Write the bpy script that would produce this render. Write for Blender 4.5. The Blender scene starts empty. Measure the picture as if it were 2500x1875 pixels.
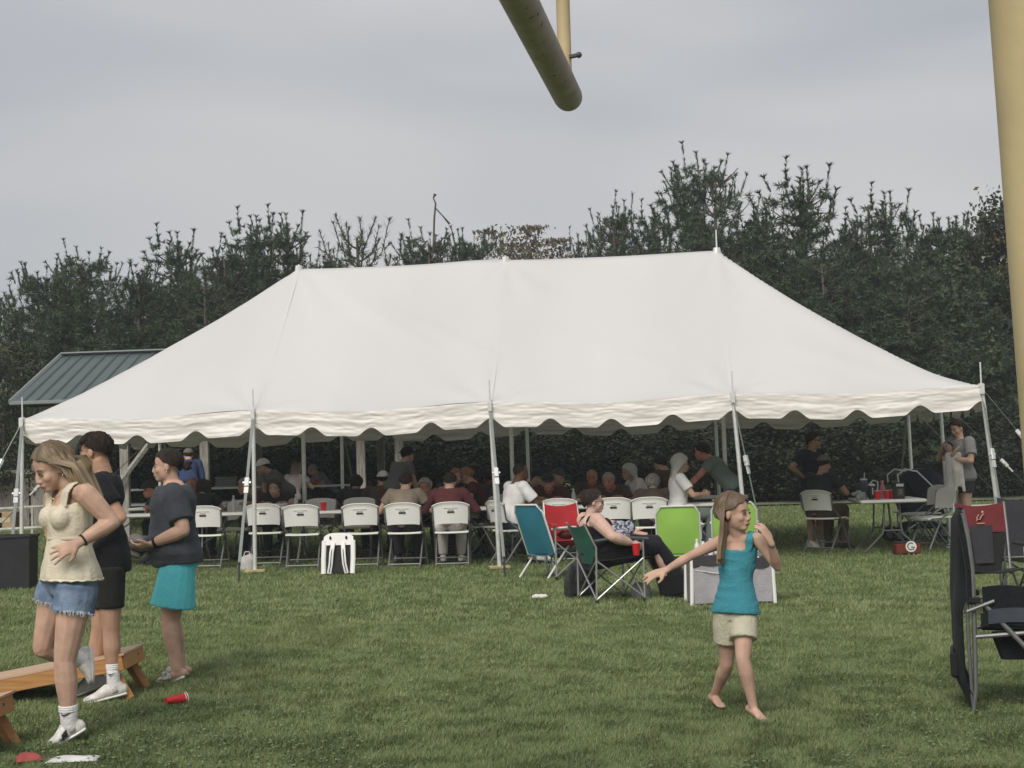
import bpy, math, random
import numpy as np
from mathutils import Vector, Matrix

# ------------------------------------------------------------------ camera, world, sun
SC = bpy.context.scene
COL = SC.collection
FPX, PITCH, ROLL, EYE = 4009.5, 0.0496, 0.0321, 1.6642      # focal length in source pixels (2500 wide)
cam = bpy.data.objects.new('camera', bpy.data.cameras.new('camera'))
COL.objects.link(cam)
cam.data.sensor_width = 36.0
cam.data.lens = FPX / 2500 * 36
cam.data.clip_start, cam.data.clip_end = 0.1, 3000
cam.matrix_world = (Matrix.Translation((0, 0, EYE)) @ Matrix.Rotation(math.pi/2 + PITCH, 4, 'X')
                    @ Matrix.Rotation(-ROLL, 4, 'Z'))
SC.camera = cam

SUN_EL, SUN_AZ = math.radians(42), math.radians(200)        # behind the camera, a little to its left
w = bpy.data.worlds.new('World'); SC.world = w; w.use_nodes = True
nt = w.node_tree; nt.nodes.clear()
def N(tree, typ, **kw):
    n = tree.nodes.new(typ)
    for k, v in kw.items(): setattr(n, k, v)
    return n
out = N(nt, 'ShaderNodeOutputWorld')
bg = N(nt, 'ShaderNodeBackground'); bg.inputs['Strength'].default_value = 0.1
sky = N(nt, 'ShaderNodeTexSky', sky_type='NISHITA'); sky.sun_disc = False
sky.sun_elevation, sky.sun_rotation = SUN_EL, SUN_AZ
sky.air_density, sky.dust_density = 1.2, 2.0
tc = N(nt, 'ShaderNodeTexCoord')
mp = N(nt, 'ShaderNodeMapping'); mp.inputs['Scale'].default_value = (1.5, 1.5, 5.5)
mp.inputs['Rotation'].default_value = (0.0, 0.10, 0.25)
mp.inputs['Location'].default_value = (3.1, 0.45, 0.10)
no = N(nt, 'ShaderNodeTexNoise'); no.inputs['Scale'].default_value = 1.25; no.inputs['Detail'].default_value = 2.5
no.inputs['Roughness'].default_value = 0.48; no.inputs['Distortion'].default_value = 0.35
cr = N(nt, 'ShaderNodeValToRGB')
cr.color_ramp.elements[0].position = 0.33; cr.color_ramp.elements[0].color = (3.75, 4.0, 4.45, 1)
cr.color_ramp.elements[1].position = 0.66; cr.color_ramp.elements[1].color = (5.9, 5.82, 5.84, 1)
e = cr.color_ramp.elements.new(0.48); e.color = (4.75, 4.86, 5.10, 1)
mix = N(nt, 'ShaderNodeMix', data_type='RGBA'); mix.inputs[0].default_value = 0.93   # overcast: cloud over nearly all of the sky
L = nt.links.new
L(tc.outputs['Generated'], mp.inputs['Vector']); L(mp.outputs[0], no.inputs['Vector'])
L(no.outputs[0], cr.inputs[0]); L(sky.outputs[0], mix.inputs[6]); L(cr.outputs[0], mix.inputs[7])
L(mix.outputs[2], bg.inputs['Color']); L(bg.outputs[0], out.inputs[0])

sd = bpy.data.lights.new('sun', 'SUN'); sd.energy = 2.8; sd.angle = math.radians(35); sd.color = (1.0, 0.95, 0.88)
so = bpy.data.objects.new('sun', sd); COL.objects.link(so)
sv = Vector((math.sin(SUN_AZ)*math.cos(SUN_EL), math.cos(SUN_AZ)*math.cos(SUN_EL), math.sin(SUN_EL)))
so.rotation_euler = (-sv).to_track_quat('-Z', 'Y').to_euler()
so.location = (0, -20, 40)
SC.view_settings.view_transform = 'Standard'; SC.view_settings.look = 'None'
SC.view_settings.exposure = 0.12; SC.view_settings.gamma = 1.0
SC.view_settings.use_curve_mapping = False
SC.render.engine = 'CYCLES'
SC.cycles.max_bounces = 6; SC.cycles.diffuse_bounces = 3; SC.cycles.glossy_bounces = 2
SC.cycles.transparent_max_bounces = 4

# ------------------------------------------------------------------ measuring: photo pixel (2212 wide) -> place
_F = np.array([0, math.cos(PITCH), math.sin(PITCH)]); _U0 = np.array([0, -math.sin(PITCH), math.cos(PITCH)])
_R = np.array([1., 0, 0])*math.cos(ROLL) - _U0*math.sin(ROLL); _U = np.array([1., 0, 0])*math.sin(ROLL) + _U0*math.cos(ROLL)
GS, GX = 0.0179, -0.010
def gz(x, y):                                     # the field rises gently away from the camera
    return GS*min(y, 45) + GX*max(-20, min(20, x))
def ray(x, y): return _F*FPX + _R*(x*1.1302 - 1250) + _U*(937.5 - y*1.1302)
def at(x, y, Y):                                  # the point at distance Y along the view of that pixel
    D = ray(x, y); return Vector(D*(Y/D[1])) + Vector((0, 0, EYE))
def G(x, y):                                      # the ground point there
    D = ray(x, y); t = -EYE/(D[2] - GS*D[1] - GX*D[0]); return Vector(D*t) + Vector((0, 0, EYE))
def gp(x, Y):                                     # ground point at distance Y under column x (taken near the horizon)
    p = at(x, 1100, Y); return Vector((p.x, p.y, gz(p.x, p.y)))

# ------------------------------------------------------------------ helpers
rnd = random.Random(7)
def _hash(i, j, k):
    n = (i*374761393 + j*668265263 + k*2147483647) & 0x7fffffff
    n = ((n ^ (n >> 13))*1274126177) & 0x7fffffff
    return ((n ^ (n >> 16)) & 0xffff)/65535.0
def vnoise(P):                                    # smooth value noise, vectorised, -1..1
    P = np.asarray(P, float); I = np.floor(P).astype(np.int64); f = P - I; f = f*f*(3 - 2*f)
    r = 0
    for a in (0, 1):
        for b in (0, 1):
            for c in (0, 1):
                wgt = (f[:, 0] if a else 1-f[:, 0])*(f[:, 1] if b else 1-f[:, 1])*(f[:, 2] if c else 1-f[:, 2])
                r = r + wgt*_hash(I[:, 0]+a, I[:, 1]+b, I[:, 2]+c)
    return r*2 - 1

def V(*a): return Vector(a)
class MB:
    """collects shapes; build() links them as ONE mesh object"""
    def __init__(s): s.v = []; s.f = []; s.m = []; s.mi = 0
    def add(s, vs, fs):
        o = len(s.v); s.v += [tuple(v) for v in vs]; s.f += [tuple(i+o for i in f) for f in fs]; s.m += [s.mi]*len(fs)
    def box(s, c, size, rot=None, bev=0.0):
        x, y, z = [k/2 for k in size]; c = Vector(c); M = rot or Matrix.Identity(3)
        if bev <= 0:
            vs = [c + M @ V(a*x, b*y, d*z) for a in (-1, 1) for b in (-1, 1) for d in (-1, 1)]
            s.add(vs, [(0,1,3,2), (4,6,7,5), (0,4,5,1), (2,3,7,6), (0,2,6,4), (1,5,7,3)])
        else:                                     # bevelled along z edges and top/bottom
            def ring(dx, dy, z_, k):
                return [V(-dx+k, -dy, z_), V(dx-k, -dy, z_), V(dx, -dy+k, z_), V(dx, dy-k, z_), V(dx-k, dy, z_), V(-dx+k, dy, z_), V(-dx, dy-k, z_), V(-dx, -dy+k, z_)]
            rs = [ring(x-bev, y-bev, -z, bev), ring(x, y, -z+bev, bev), ring(x, y, z-bev, bev), ring(x-bev, y-bev, z, bev)]
            s.rings([[c + M @ p for p in r] for r in rs])
    def rings(s, rs, caps=True, closed=True):
        n = len(rs[0]); o = len(s.v); fs = []
        for k in range(len(rs)-1):
            for i in range(n if closed else n-1):
                j = (i+1) % n
                fs.append((k*n+i, k*n+j, (k+1)*n+j, (k+1)*n+i))
        if caps and closed:
            fs.append(tuple(range(n-1, -1, -1))); fs.append(tuple((len(rs)-1)*n+i for i in range(n)))
        s.add([p for r in rs for p in r], fs)
    def tube(s, path, rad, n=8, side=None, caps=True, dome=False):
        """path of points, radius per point (number or (across, along-thickness)); side = direction of the first radius"""
        P = [Vector(p) for p in path]; m = len(P)
        if not isinstance(rad, (list,)): rad = [rad]*m
        rad = [r if isinstance(r, tuple) else (r, r) for r in rad]
        if dome:
            d0 = (P[0]-P[1]).normalized(); d1 = (P[-1]-P[-2]).normalized(); r0, r1 = rad[0], rad[-1]
            P = [P[0]+d0*min(r0)*.98, P[0]+d0*min(r0)*.7] + P + [P[-1]+d1*min(r1)*.7, P[-1]+d1*min(r1)*.98]
            rad = [(r0[0]*.25, r0[1]*.25), (r0[0]*.72, r0[1]*.72)] + rad + [(r1[0]*.72, r1[1]*.72), (r1[0]*.25, r1[1]*.25)]
            m = len(P)
        rs = []; ref = Vector(side) if side else None
        for k in range(m):
            t = (P[min(k+1, m-1)] - P[max(k-1, 0)])
            t = t.normalized() if t.length > 1e-9 else V(0, 0, 1)
            if ref is None: ref = V(1, 0, 0) if abs(t.x) < .8 else V(0, 1, 0)
            a = ref - t*ref.dot(t)
            if a.length < 1e-5: a = t.orthogonal()
            a.normalize(); b = t.cross(a); ref = a if side is None else ref
            rs.append([P[k] + a*math.cos(2*math.pi*i/n)*rad[k][0] + b*math.sin(2*math.pi*i/n)*rad[k][1] for i in range(n)])
        s.rings(rs, caps)
    def ell(s, c, r, axes=None, n=12, m=8):
        c = Vector(c); A = axes or (V(1,0,0), V(0,1,0), V(0,0,1)); rs = []
        for k in range(1, m):
            ph = math.pi*k/m; rs.append([c + A[0]*(r[0]*math.sin(ph)*math.cos(2*math.pi*i/n)) + A[1]*(r[1]*math.sin(ph)*math.sin(2*math.pi*i/n)) - A[2]*(r[2]*math.cos(ph)) for i in range(n)])
        o = len(s.v); s.rings(rs, caps=False); 
        b = len(s.v); s.v += [tuple(c - A[2]*r[2]), tuple(c + A[2]*r[2])]
        top = o + (m-2)*n
        for i in range(n):
            j = (i+1) % n
            s.f += [(b, o+j, o+i), (b+1, top+i, top+j)]; s.m += [s.mi]*2
    def grid(s, fn, nu, nv):
        o = len(s.v)
        s.v += [tuple(fn(i/nu, j/nv)) for j in range(nv+1) for i in range(nu+1)]
        for j in range(nv):
            for i in range(nu):
                a = o + j*(nu+1) + i; s.f.append((a, a+1, a+nu+2, a+nu+1)); s.m.append(s.mi)
    def sheet(s, fn, nu, nv, th):                 # a grid with thickness (fn gives points; offset along local normal)
        pts = [[Vector(fn(i/nu, j/nv)) for i in range(nu+1)] for j in range(nv+1)]
        def nrm(i, j):
            a = pts[j][min(i+1, nu)] - pts[j][max(i-1, 0)]; b = pts[min(j+1, nv)][i] - pts[max(j-1, 0)][i]
            c = a.cross(b); return c.normalized() if c.length > 1e-12 else V(0, 0, 1)
        o = len(s.v); W = nu+1; K = W*(nv+1)
        s.v += [tuple(pts[j][i] + nrm(i, j)*th/2) for j in range(nv+1) for i in range(W)]
        s.v += [tuple(pts[j][i] - nrm(i, j)*th/2) for j in range(nv+1) for i in range(W)]
        fs = []
        for j in range(nv):
            for i in range(nu):
                a = j*W+i; fs += [(a, a+1, a+W+1, a+W), (K+a, K+a+W, K+a+W+1, K+a+1)]
        for i in range(nu): a = i; b = nv*W+i; fs += [(a, K+a, K+a+1, a+1), (b, b+1, K+b+1, K+b)]
        for j in range(nv): a = j*W; b = j*W+nu; fs += [(a, a+W, K+a+W, K+a), (b, K+b, K+b+W, b+W)]
        s.f += [tuple(o+i for i in f) for f in fs]; s.m += [s.mi]*len(fs)
    def mesh(s, name, mats, smooth=True):
        me = bpy.data.meshes.new(name); me.from_pydata(s.v, [], s.f)
        for m in (mats if isinstance(mats, (list, tuple)) else [mats]): me.materials.append(m)
        if isinstance(mats, (list, tuple)) and len(mats) > 1: me.polygons.foreach_set('material_index', s.m)
        if smooth is True: me.shade_smooth()
        elif smooth: me.shade_smooth(); me.set_sharp_from_angle(angle=math.radians(smooth))
        me.update(); return me
    def build(s, name, mats, parent=None, smooth=40):
        o = bpy.data.objects.new(name, s.mesh(name, mats, smooth)); COL.objects.link(o)
        if parent is not None: put(o, parent)
        return o
def put(o, parent):                               # parent, keeping world coordinates
    o.parent = parent; o.matrix_parent_inverse = Matrix.Translation(parent.location).inverted() if parent.type == 'EMPTY' and parent.rotation_euler.z == 0 else parent.matrix_basis.inverted()
    return o
def tag(o, label=None, cat=None, group=None, kind=None):
    if label: o['label'] = label
    if cat: o['category'] = cat
    if group: o['group'] = group
    if kind: o['kind'] = kind
    return o
def thing(name, label, cat, loc=(0, 0, 0), rz=0.0, group=None):
    o = bpy.data.objects.new(name, None); COL.objects.link(o); o.empty_display_size = .1
    o.location = loc; o.rotation_euler = (0, 0, rz)
    return tag(o, label, cat, group)
def part(mb, name, mats, parent, smooth=40):      # mesh given in the parent's LOCAL coordinates
    o = bpy.data.objects.new(name, mb.mesh(name, mats, smooth)); COL.objects.link(o); o.parent = parent; return o
def inst(me, name, parent, loc=(0, 0, 0), rz=0.0, scale=None):
    o = bpy.data.objects.new(name, me); COL.objects.link(o); o.parent = parent; o.location = loc; o.rotation_euler = (0, 0, rz)
    if scale: o.scale = scale
    return o
def copy_tree(o, parent=None):
    c = o.copy(); COL.objects.link(c); c.parent = parent
    for ch in o.children: copy_tree(ch, c)
    return c

MATS = {}
def mat(name, col, rough=.7, spec=.3, var=0.0, scale=6.0, metal=0.0, bump=0.0, bscale=40.0, col2=None, stretch=None, sheen=0.0, mid=(.35, .65)):
    if name in MATS: return MATS[name]
    m = bpy.data.materials.new(name); m.use_nodes = True; t = m.node_tree; b = t.nodes['Principled BSDF']
    b.inputs['Roughness'].default_value = rough; b.inputs['Metallic'].default_value = metal
    b.inputs['Specular IOR Level'].default_value = spec
    if sheen: b.inputs['Sheen Weight'].default_value = sheen
    b.inputs['Base Color'].default_value = (*col, 1)
    co = N(t, 'ShaderNodeTexCoord'); src = co.outputs['Object']
    if stretch:
        mpn = N(t, 'ShaderNodeMapping'); mpn.inputs['Scale'].default_value = stretch; t.links.new(src, mpn.inputs[0]); src = mpn.outputs[0]
    if var > 0 or col2:
        n = N(t, 'ShaderNodeTexNoise'); n.inputs['Scale'].default_value = scale; n.inputs['Detail'].default_value = 5
        t.links.new(src, n.inputs['Vector'])
        r = N(t, 'ShaderNodeValToRGB'); c2 = col2 or tuple(min(1, c*(1+var)) for c in col); c1 = col if col2 else tuple(c*(1-var) for c in col)
        r.color_ramp.elements[0].position, r.color_ramp.elements[1].position = mid
        r.color_ramp.elements[0].color = (*c1, 1); r.color_ramp.elements[1].color = (*c2, 1)
        t.links.new(n.outputs[0], r.inputs[0]); t.links.new(r.outputs[0], b.inputs['Base Color'])
    if bump > 0:
        n2 = N(t, 'ShaderNodeTexNoise'); n2.inputs['Scale'].default_value = bscale; n2.inputs['Detail'].default_value = 4
        t.links.new(src, n2.inputs['Vector'])
        bn = N(t, 'ShaderNodeBump'); bn.inputs['Strength'].default_value = bump; bn.inputs['Distance'].default_value = .02
        t.links.new(n2.outputs[0], bn.inputs['Height']); t.links.new(bn.outputs[0], b.inputs['Normal'])
    MATS[name] = m; return m
def leaf_mat(name, col, col2, dry=None):          # tint comes from a per-leaf attribute
    if name in MATS: return MATS[name]
    m = bpy.data.materials.new(name); m.use_nodes = True; t = m.node_tree; b = t.nodes['Principled BSDF']
    b.inputs['Roughness'].default_value = .65; b.inputs['Specular IOR Level'].default_value = .2
    a = N(t, 'ShaderNodeAttribute'); a.attribute_name = 'tint'
    r = N(t, 'ShaderNodeValToRGB'); r.color_ramp.elements[0].color = (*col, 1); r.color_ramp.elements[1].color = (*col2, 1)
    if dry: e = r.color_ramp.elements.new(.86); e.color = (*col2, 1); r.color_ramp.elements[2].color = (*dry, 1)
    t.links.new(a.outputs['Fac'], r.inputs[0]); t.links.new(r.outputs[0], b.inputs['Base Color'])
    MATS[name] = m; return m
def tri_mesh(name, Vt, m, tint, quads=False):
    """fast mesh from an array of triangles (n,3,3) or quads (n,4,3) with one tint per face"""
    k = Vt.shape[1]; n = len(Vt); me = bpy.data.meshes.new(name)
    me.vertices.add(n*k); me.vertices.foreach_set('co', Vt.reshape(-1).astype(np.float32))
    me.loops.add(n*k); me.loops.foreach_set('vertex_index', np.arange(n*k, dtype=np.int32))
    me.polygons.add(n); me.polygons.foreach_set('loop_start', np.arange(0, n*k, k, dtype=np.int32))
    me.update(calc_edges=True)
    at_ = me.attributes.new('tint', 'FLOAT', 'POINT'); at_.data.foreach_set('value', np.repeat(tint, k).astype(np.float32))
    me.materials.append(m); return me
# ------------------------------------------------------------------ ground
def ground_mat():
    m = bpy.data.materials.new('lawn'); m.use_nodes = True; t = m.node_tree; b = t.nodes['Principled BSDF']
    b.inputs['Roughness'].default_value = .9; b.inputs['Specular IOR Level'].default_value = .1
    co = N(t, 'ShaderNodeTexCoord')
    def ns(scale, det=4):
        n = N(t, 'ShaderNodeTexNoise'); n.inputs['Scale'].default_value = scale; n.inputs['Detail'].default_value = det
        t.links.new(co.outputs['Object'], n.inputs['Vector']); return n.outputs[0]
    def ramp(src, stops):
        r = N(t, 'ShaderNodeValToRGB'); el = r.color_ramp.elements
        el[0].position, el[0].color = stops[0][0], (*stops[0][1], 1); el[1].position, el[1].color = stops[-1][0], (*stops[-1][1], 1)
        for p, c in stops[1:-1]: q = el.new(p); q.color = (*c, 1)
        t.links.new(src, r.inputs[0]); return r.outputs[0]
    a = ramp(ns(.9, 5), [(.32, (.100, .140, .048)), (.5, (.125, .164, .058)), (.70, (.155, .178, .072))])
    f = ramp(ns(34, 6), [(.3, (.45, .45, .45)), (.7, (1.35, 1.35, 1.35))])
    mx = N(t, 'ShaderNodeMix', data_type='RGBA', blend_type='MULTIPLY'); mx.inputs[0].default_value = 1
    t.links.new(a, mx.inputs[6]); t.links.new(f, mx.inputs[7]); t.links.new(mx.outputs[2], b.inputs['Base Color'])
    bp = N(t, 'ShaderNodeBump'); bp.inputs['Strength'].default_value = .6; bp.inputs['Distance'].default_value = .03
    t.links.new(ns(60, 5), bp.inputs['Height']); t.links.new(bp.outputs[0], b.inputs['Normal'])
    return m
g = MB()
xs = [-600, -200, -80, -40, -20, -10, 0, 10, 20, 40, 80, 200, 600]; ys = [-60, -20, 0, 10, 20, 30, 38, 45, 80, 200, 700]
g.v = [(x, y, gz(x, y)) for y in ys for x in xs]; W_ = len(xs)
for j in range(len(ys)-1):
    for i in range(W_-1): g.f.append((j*W_+i, j*W_+i+1, (j+1)*W_+i+1, (j+1)*W_+i)); g.m.append(0)
lawn = g.build('lawn', ground_mat()); tag(lawn, 'mown green lawn of the field sloping gently up to the trees', None, None, 'structure')

# grass blades, denser near the camera
rg = np.random.default_rng(3)
def blades(n, y0, y1, hgt, wid, xm=.345):
    u = rg.random(n); Y = 1/np.sqrt((1-u)/y0**2 + u/y1**2)
    X = (rg.random(n)*2-1)*xm*Y + .0*Y
    return X, Y, hgt, wid
Xs, Ys, Hs_, Ws_ = [], [], [], []
for n, y0, y1, hh, ww in ((380000, 8.0, 15, .034, .0060), (120000, 15, 24, .040, .010), (40000, 24, 38.5, .06, .018)):
    X, Y, hh, ww = blades(n, y0, y1, hh, ww); Xs.append(X); Ys.append(Y); Hs_.append(np.full(n, hh)); Ws_.append(np.full(n, ww))
X = np.concatenate(Xs); Y = np.concatenate(Ys); hh = np.concatenate(Hs_); ww = np.concatenate(Ws_); n = len(X)
P3 = np.stack([X, Y, X*0], 1)
patch = vnoise(P3*[1.1, 1.1, 1]) * .55 + vnoise(P3*[3.7, 3.7, 1]+7)*.45
clump = vnoise(P3*[13, 13, 1]+31)
hh = hh*(.45+.65*rg.random(n))*(1+.22*clump+.12*patch)
ang = rg.random(n)*2*np.pi; lean = rg.normal(0, .45, (n, 2))*hh[:, None]
# blades in a clump lean the same way
la = vnoise(P3*[6, 6, 1]+51)*3.0; lean += np.stack([np.cos(la), np.sin(la)], 1)*(.42*hh)[:, None]
Z = GS*Y + GX*X
B0 = np.stack([X-np.cos(ang)*ww/2, Y-np.sin(ang)*ww/2, Z-.002], 1); B1 = np.stack([X+np.cos(ang)*ww/2, Y+np.sin(ang)*ww/2, Z-.002], 1)
T0 = np.stack([X+lean[:, 0], Y+lean[:, 1], Z+hh], 1)
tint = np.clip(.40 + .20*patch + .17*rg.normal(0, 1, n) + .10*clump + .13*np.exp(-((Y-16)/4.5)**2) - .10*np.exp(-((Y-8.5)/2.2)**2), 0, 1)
dry = rg.random(n) < .05; tint[dry] = 1.0
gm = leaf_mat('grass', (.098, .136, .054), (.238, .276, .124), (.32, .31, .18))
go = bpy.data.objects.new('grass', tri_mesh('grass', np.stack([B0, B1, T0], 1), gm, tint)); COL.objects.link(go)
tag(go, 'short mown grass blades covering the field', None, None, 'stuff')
# clover leaves and fallen bits scattered in the lawn
n = 9000; X, Y, _, _ = blades(n, 8, 13, 0, 0); keep = vnoise(np.stack([X*.8, Y*.8, X*0+3], 1)) > .1; X, Y = X[keep], Y[keep]; n = len(X)
r_ = .007+.006*rg.random(n); Z = GS*Y + GX*X + .02+.015*rg.random(n); a0 = rg.random(n)*6.28
Q = np.stack([np.stack([X+np.cos(a0+k*np.pi/2)*r_, Y+np.sin(a0+k*np.pi/2)*r_, Z+.004*np.sin(a0*3+k)], 1) for k in range(4)], 1)
co_ = bpy.data.objects.new('clover', tri_mesh('clover', Q, leaf_mat('clover', (.05, .09, .03), (.16, .21, .10)), rg.random(n))); COL.objects.link(co_)
tag(co_, 'low clover leaves dotted through the near grass', None, None, 'stuff')

# pale path crossing behind the tent, and the stony bed at its right
def strip(name, pts, wd, m, dz, label):
    b = MB(); L_, R_ = [], []
    for i, (x, y) in enumerate(pts):
        a = Vector(pts[min(i+1, len(pts)-1)]) - Vector(pts[max(i-1, 0)]); nn = Vector((-a.y, a.x)).normalized()
        wv = wd*(1+.12*math.sin(i*2.1))
        L_.append((x+nn.x*wv/2, y+nn.y*wv/2)); R_.append((x-nn.x*wv/2, y-nn.y*wv/2))
    k = len(pts)
    b.v = [(x, y, gz(x, y)+dz) for x, y in L_] + [(x, y, gz(x, y)+dz) for x, y in R_]
    for i in range(k-1): b.f.append((k+i, k+i+1, i+1, i)); b.m.append(0)
    return tag(b.build(name, m), label, None, None, 'structure')
strip('path', [(-40 + 4*i, 36.9 + .0*i) for i in range(22)], 1.2, mat('path_gravel', (.17, .18, .125), .95, .1, .25, 3), .03, 'pale gravel path crossing the lawn behind the tent')
strip('path', [(9 + 2*i, 33.2+.25*i) for i in range(12)], 1.6, mat('path_gravel2', (.46, .42, .35), .95, .1, .3, 2), .034, 'pale stone path edge right of the tent')

# ------------------------------------------------------------------ trees
bark = mat('bark', (.10, .085, .07), .95, .1, .4, 8, bump=.6, bscale=18, stretch=(3, 3, .5))
needle = leaf_mat('pine_needles', (.040, .062, .038), (.106, .142, .076), (.15, .145, .08))
leafy = leaf_mat('broad_leaves', (.030, .042, .024), (.085, .100, .052), (.15, .11, .055))
under = leaf_mat('shade_leaves', (.013, .019, .012), (.032, .042, .024), (.055, .064, .042))  # tree shade over the bushes is put into this darkened leaf colour
brown = leaf_mat('brown_leaves', (.075, .066, .045), (.16, .125, .085), (.20, .14, .09))
def brush(rs, P, D, ln, wd, k, out):
    """needles of one shoot: k triangles round its axis"""
    D = D/np.linalg.norm(D); a = np.cross(D, [0.3, .5, .81]); a /= np.linalg.norm(a); b = np.cross(D, a)
    s_ = rs.random(k); ph = rs.random(k)*6.283
    rad = np.cos(ph)[:, None]*a + np.sin(ph)[:, None]*b
    base = P + D*(s_*ln)[:, None]; fl = .55+.35*s_
    tip = base + (D*(1-.45*fl)[:, None] + rad*fl[:, None])*(ln*.20+.095)
    sd_ = np.cross(rad, D)*wd/2
    out.append(np.stack([base-sd_, base+sd_, tip], 1))
def candle(rs, P, D, ln, out):
    """a finger-like upright shoot: short needles pressed along it, a little burst at the tip"""
    D = D/np.linalg.norm(D); a = np.cross(D, [0.3, .5, .81]); a /= np.linalg.norm(a); b = np.cross(D, a)
    for k, s0, s1, fl, nl, wd in ((54, 0, .95, .50, .115, .023), (22, .93, 1.0, .95, .11, .024)):
        s_ = s0+(s1-s0)*rs.random(k); ph = rs.random(k)*6.283; rad = np.cos(ph)[:, None]*a + np.sin(ph)[:, None]*b; base = P + D*(s_*ln)[:, None]
        tip = base + D*(nl*.75) + rad*(nl*fl); sd_ = np.cross(rad, D)*wd/2; out.append(np.stack([base-sd_, base+sd_, tip], 1))
def tuft(rs, C, out, n=34, ln=.15, wd=.024):
    """a soft ball of needles, turned upwards"""
    m = len(C); d = rs.normal(0, 1, (m, n, 3)); d[:, :, 2] += .45; d /= np.linalg.norm(d, axis=2)[:, :, None]; sd_ = np.cross(d, rs.normal(0, 1, (m, n, 3))); sd_ /= np.linalg.norm(sd_, axis=2)[:, :, None]
    base = C[:, None, :] + d*.02; tip = base + d*ln*(.6+.7*rs.random((m, n, 1))); out.append(np.stack([base-sd_*wd/2, base+sd_*wd/2, tip], 2).reshape(-1, 3, 3))
def pine_mesh(seed, H, R, top=1.0, bend=False, dens=1.0):
    rs = np.random.default_rng(seed); tris = []; tb = MB(); C = []
    lean = rs.normal(0, .02, 2); ax = lambda z: np.array([lean[0]*z + .05*np.sin(z*.9+seed), lean[1]*z + .05*np.cos(z*.8), z])
    tb.tube([ax(z) for z in np.linspace(0, H*.97, 12)], [.02+.016*H*(1-z) for z in np.linspace(0, 1, 12)], 7)
    z = .3
    while z < H*.93:
        f = z/H; bl = R*(1-f)**.74*(.8+.2*min(1, f*6)) + .16
        for i in range(7 if f < .7 else 5):
            az = rs.random()*6.283; L_ = bl*(.72+.42*rs.random()); up = .04+.42*f+rs.normal(0, .08); p0 = ax(z); dh = np.array([np.cos(az), np.sin(az), 0])
            q_ = lambda s_: p0 + dh*(L_*s_) + np.array([0, 0, L_*(up*s_ + .34*s_*s_)])
            tb.tube([q_(s_) for s_ in (0, .35, .7, 1)], [.03, .022, .016, .010], 3, caps=False)
            for j in range(max(6, int(L_*16*dens))):
                s_ = .25+.75*rs.random(); C.append(q_(s_) + rs.normal(0, 1, 3)*[.16, .16, .12]*(.6+.5*L_))
            for j in range(1+int(L_*1.6)):
                s_ = 1.0 if j == 0 else .55+.45*rs.random()
                if f < .35 and j: continue
                candle(rs, q_(s_)+rs.normal(0, .05, 3), dh*(.15+.40*(1-f)*rs.random()) + rs.normal(0, .13, 3)*[1, 1, 0] + np.array([0, 0, 1.0]), (.30+.30*rs.random())*top, tris)
        z += .30+.06*f+rs.random()*.06
    tuft(rs, np.array(C), tris)
    candle(rs, ax(H*.90), np.array([0, 0, 1.]), H*.10+.12*top, tris); candle(rs, ax(H*.90), np.array([0.02, 0, 1.]), .45*top, tris)
    for k in range(6):
        az = k*1.05+rs.random(); candle(rs, ax(H*(.86+.05*rs.random())), np.array([np.cos(az)*.40, np.sin(az)*.40, 1.]), (.45+.2*rs.random())*top, tris)
    T = np.concatenate(tris); c = T.mean(1)
    tint = np.clip(.42 + .30*vnoise(c*1.3+seed) + .16*rs.normal(0, 1, len(T)), 0, .85); tint[rs.random(len(T)) < .012] = .97
    return tb.mesh('pine_trunk', bark), tri_mesh('pine_needles', T, needle, tint), float(T[:, :, 2].max())
def broad_mesh(seed, H, R, m, nleaf=7000, size=.11, z0=.1, gap=0.0):
    rs = np.random.default_rng(seed); tb = MB(); limbs = []
    tb.tube([(0, 0, 0), (.05, .02, H*.3), (.0, .06, H*.6), (0, 0, H*.93)], [.03*H*.5, .022*H*.5, .014*H*.5, .012], 7)
    for i in range(16):
        z = H*(z0+.08+.72*i/16); az = i*2.4; L_ = R*(.55+.6*rs.random())*(1.1-.65*z/H)
        p = [(0, 0, z), (np.cos(az)*L_*.5, np.sin(az)*L_*.5, z+L_*.28), (np.cos(az)*L_, np.sin(az)*L_, z+L_*.62)]
        tb.tube(p, [.035, .02, .007], 4, caps=False); limbs.append(p)
    cl = []
    for p in limbs:
        for s_ in (.45, .7, .9, 1.05): cl.append(np.array(p[1])*(1-s_)*2*(s_ < 1)*.5 + np.array(p[2])*s_ if s_ >= .9 else np.array(p[1])+(np.array(p[2])-np.array(p[1]))*(s_-.45)*2)
    for k in range(int(18+R*6)):
        f = rs.random(); az = rs.random()*6.28; rr = R*np.sqrt(rs.random())*(1-abs(f-.4)*.9); cl.append(np.array([np.cos(az)*rr, np.sin(az)*rr, H*(z0+(1-z0)*f)]))
    cl = np.array(cl); idx = rs.integers(0, len(cl), nleaf); C = cl[idx] + rs.normal(0, .26, (nleaf, 3))*[1, 1, .8]
    C[:, 2] = np.clip(C[:, 2], .05, H*1.04)
    a = rs.normal(0, 1, (nleaf, 3)); a /= np.linalg.norm(a, axis=1)[:, None]; b = np.cross(a, rs.normal(0, 1, (nleaf, 3))); b /= np.linalg.norm(b, axis=1)[:, None]
    sz = size*(.6+.7*rs.random(nleaf))[:, None]
    Q = np.stack([C-a*sz, C-b*sz*.5, C+a*sz, C+b*sz*.5], 1)
    tint = np.clip(.4+.3*vnoise(C*1.1+seed)+.2*rs.normal(0, 1, nleaf), 0, .84); tint[rs.random(nleaf) < .05] = 1
    return tb.mesh('limbs', bark), tri_mesh('leaves', Q, m, tint), float(Q[:, :, 2].max())
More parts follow.
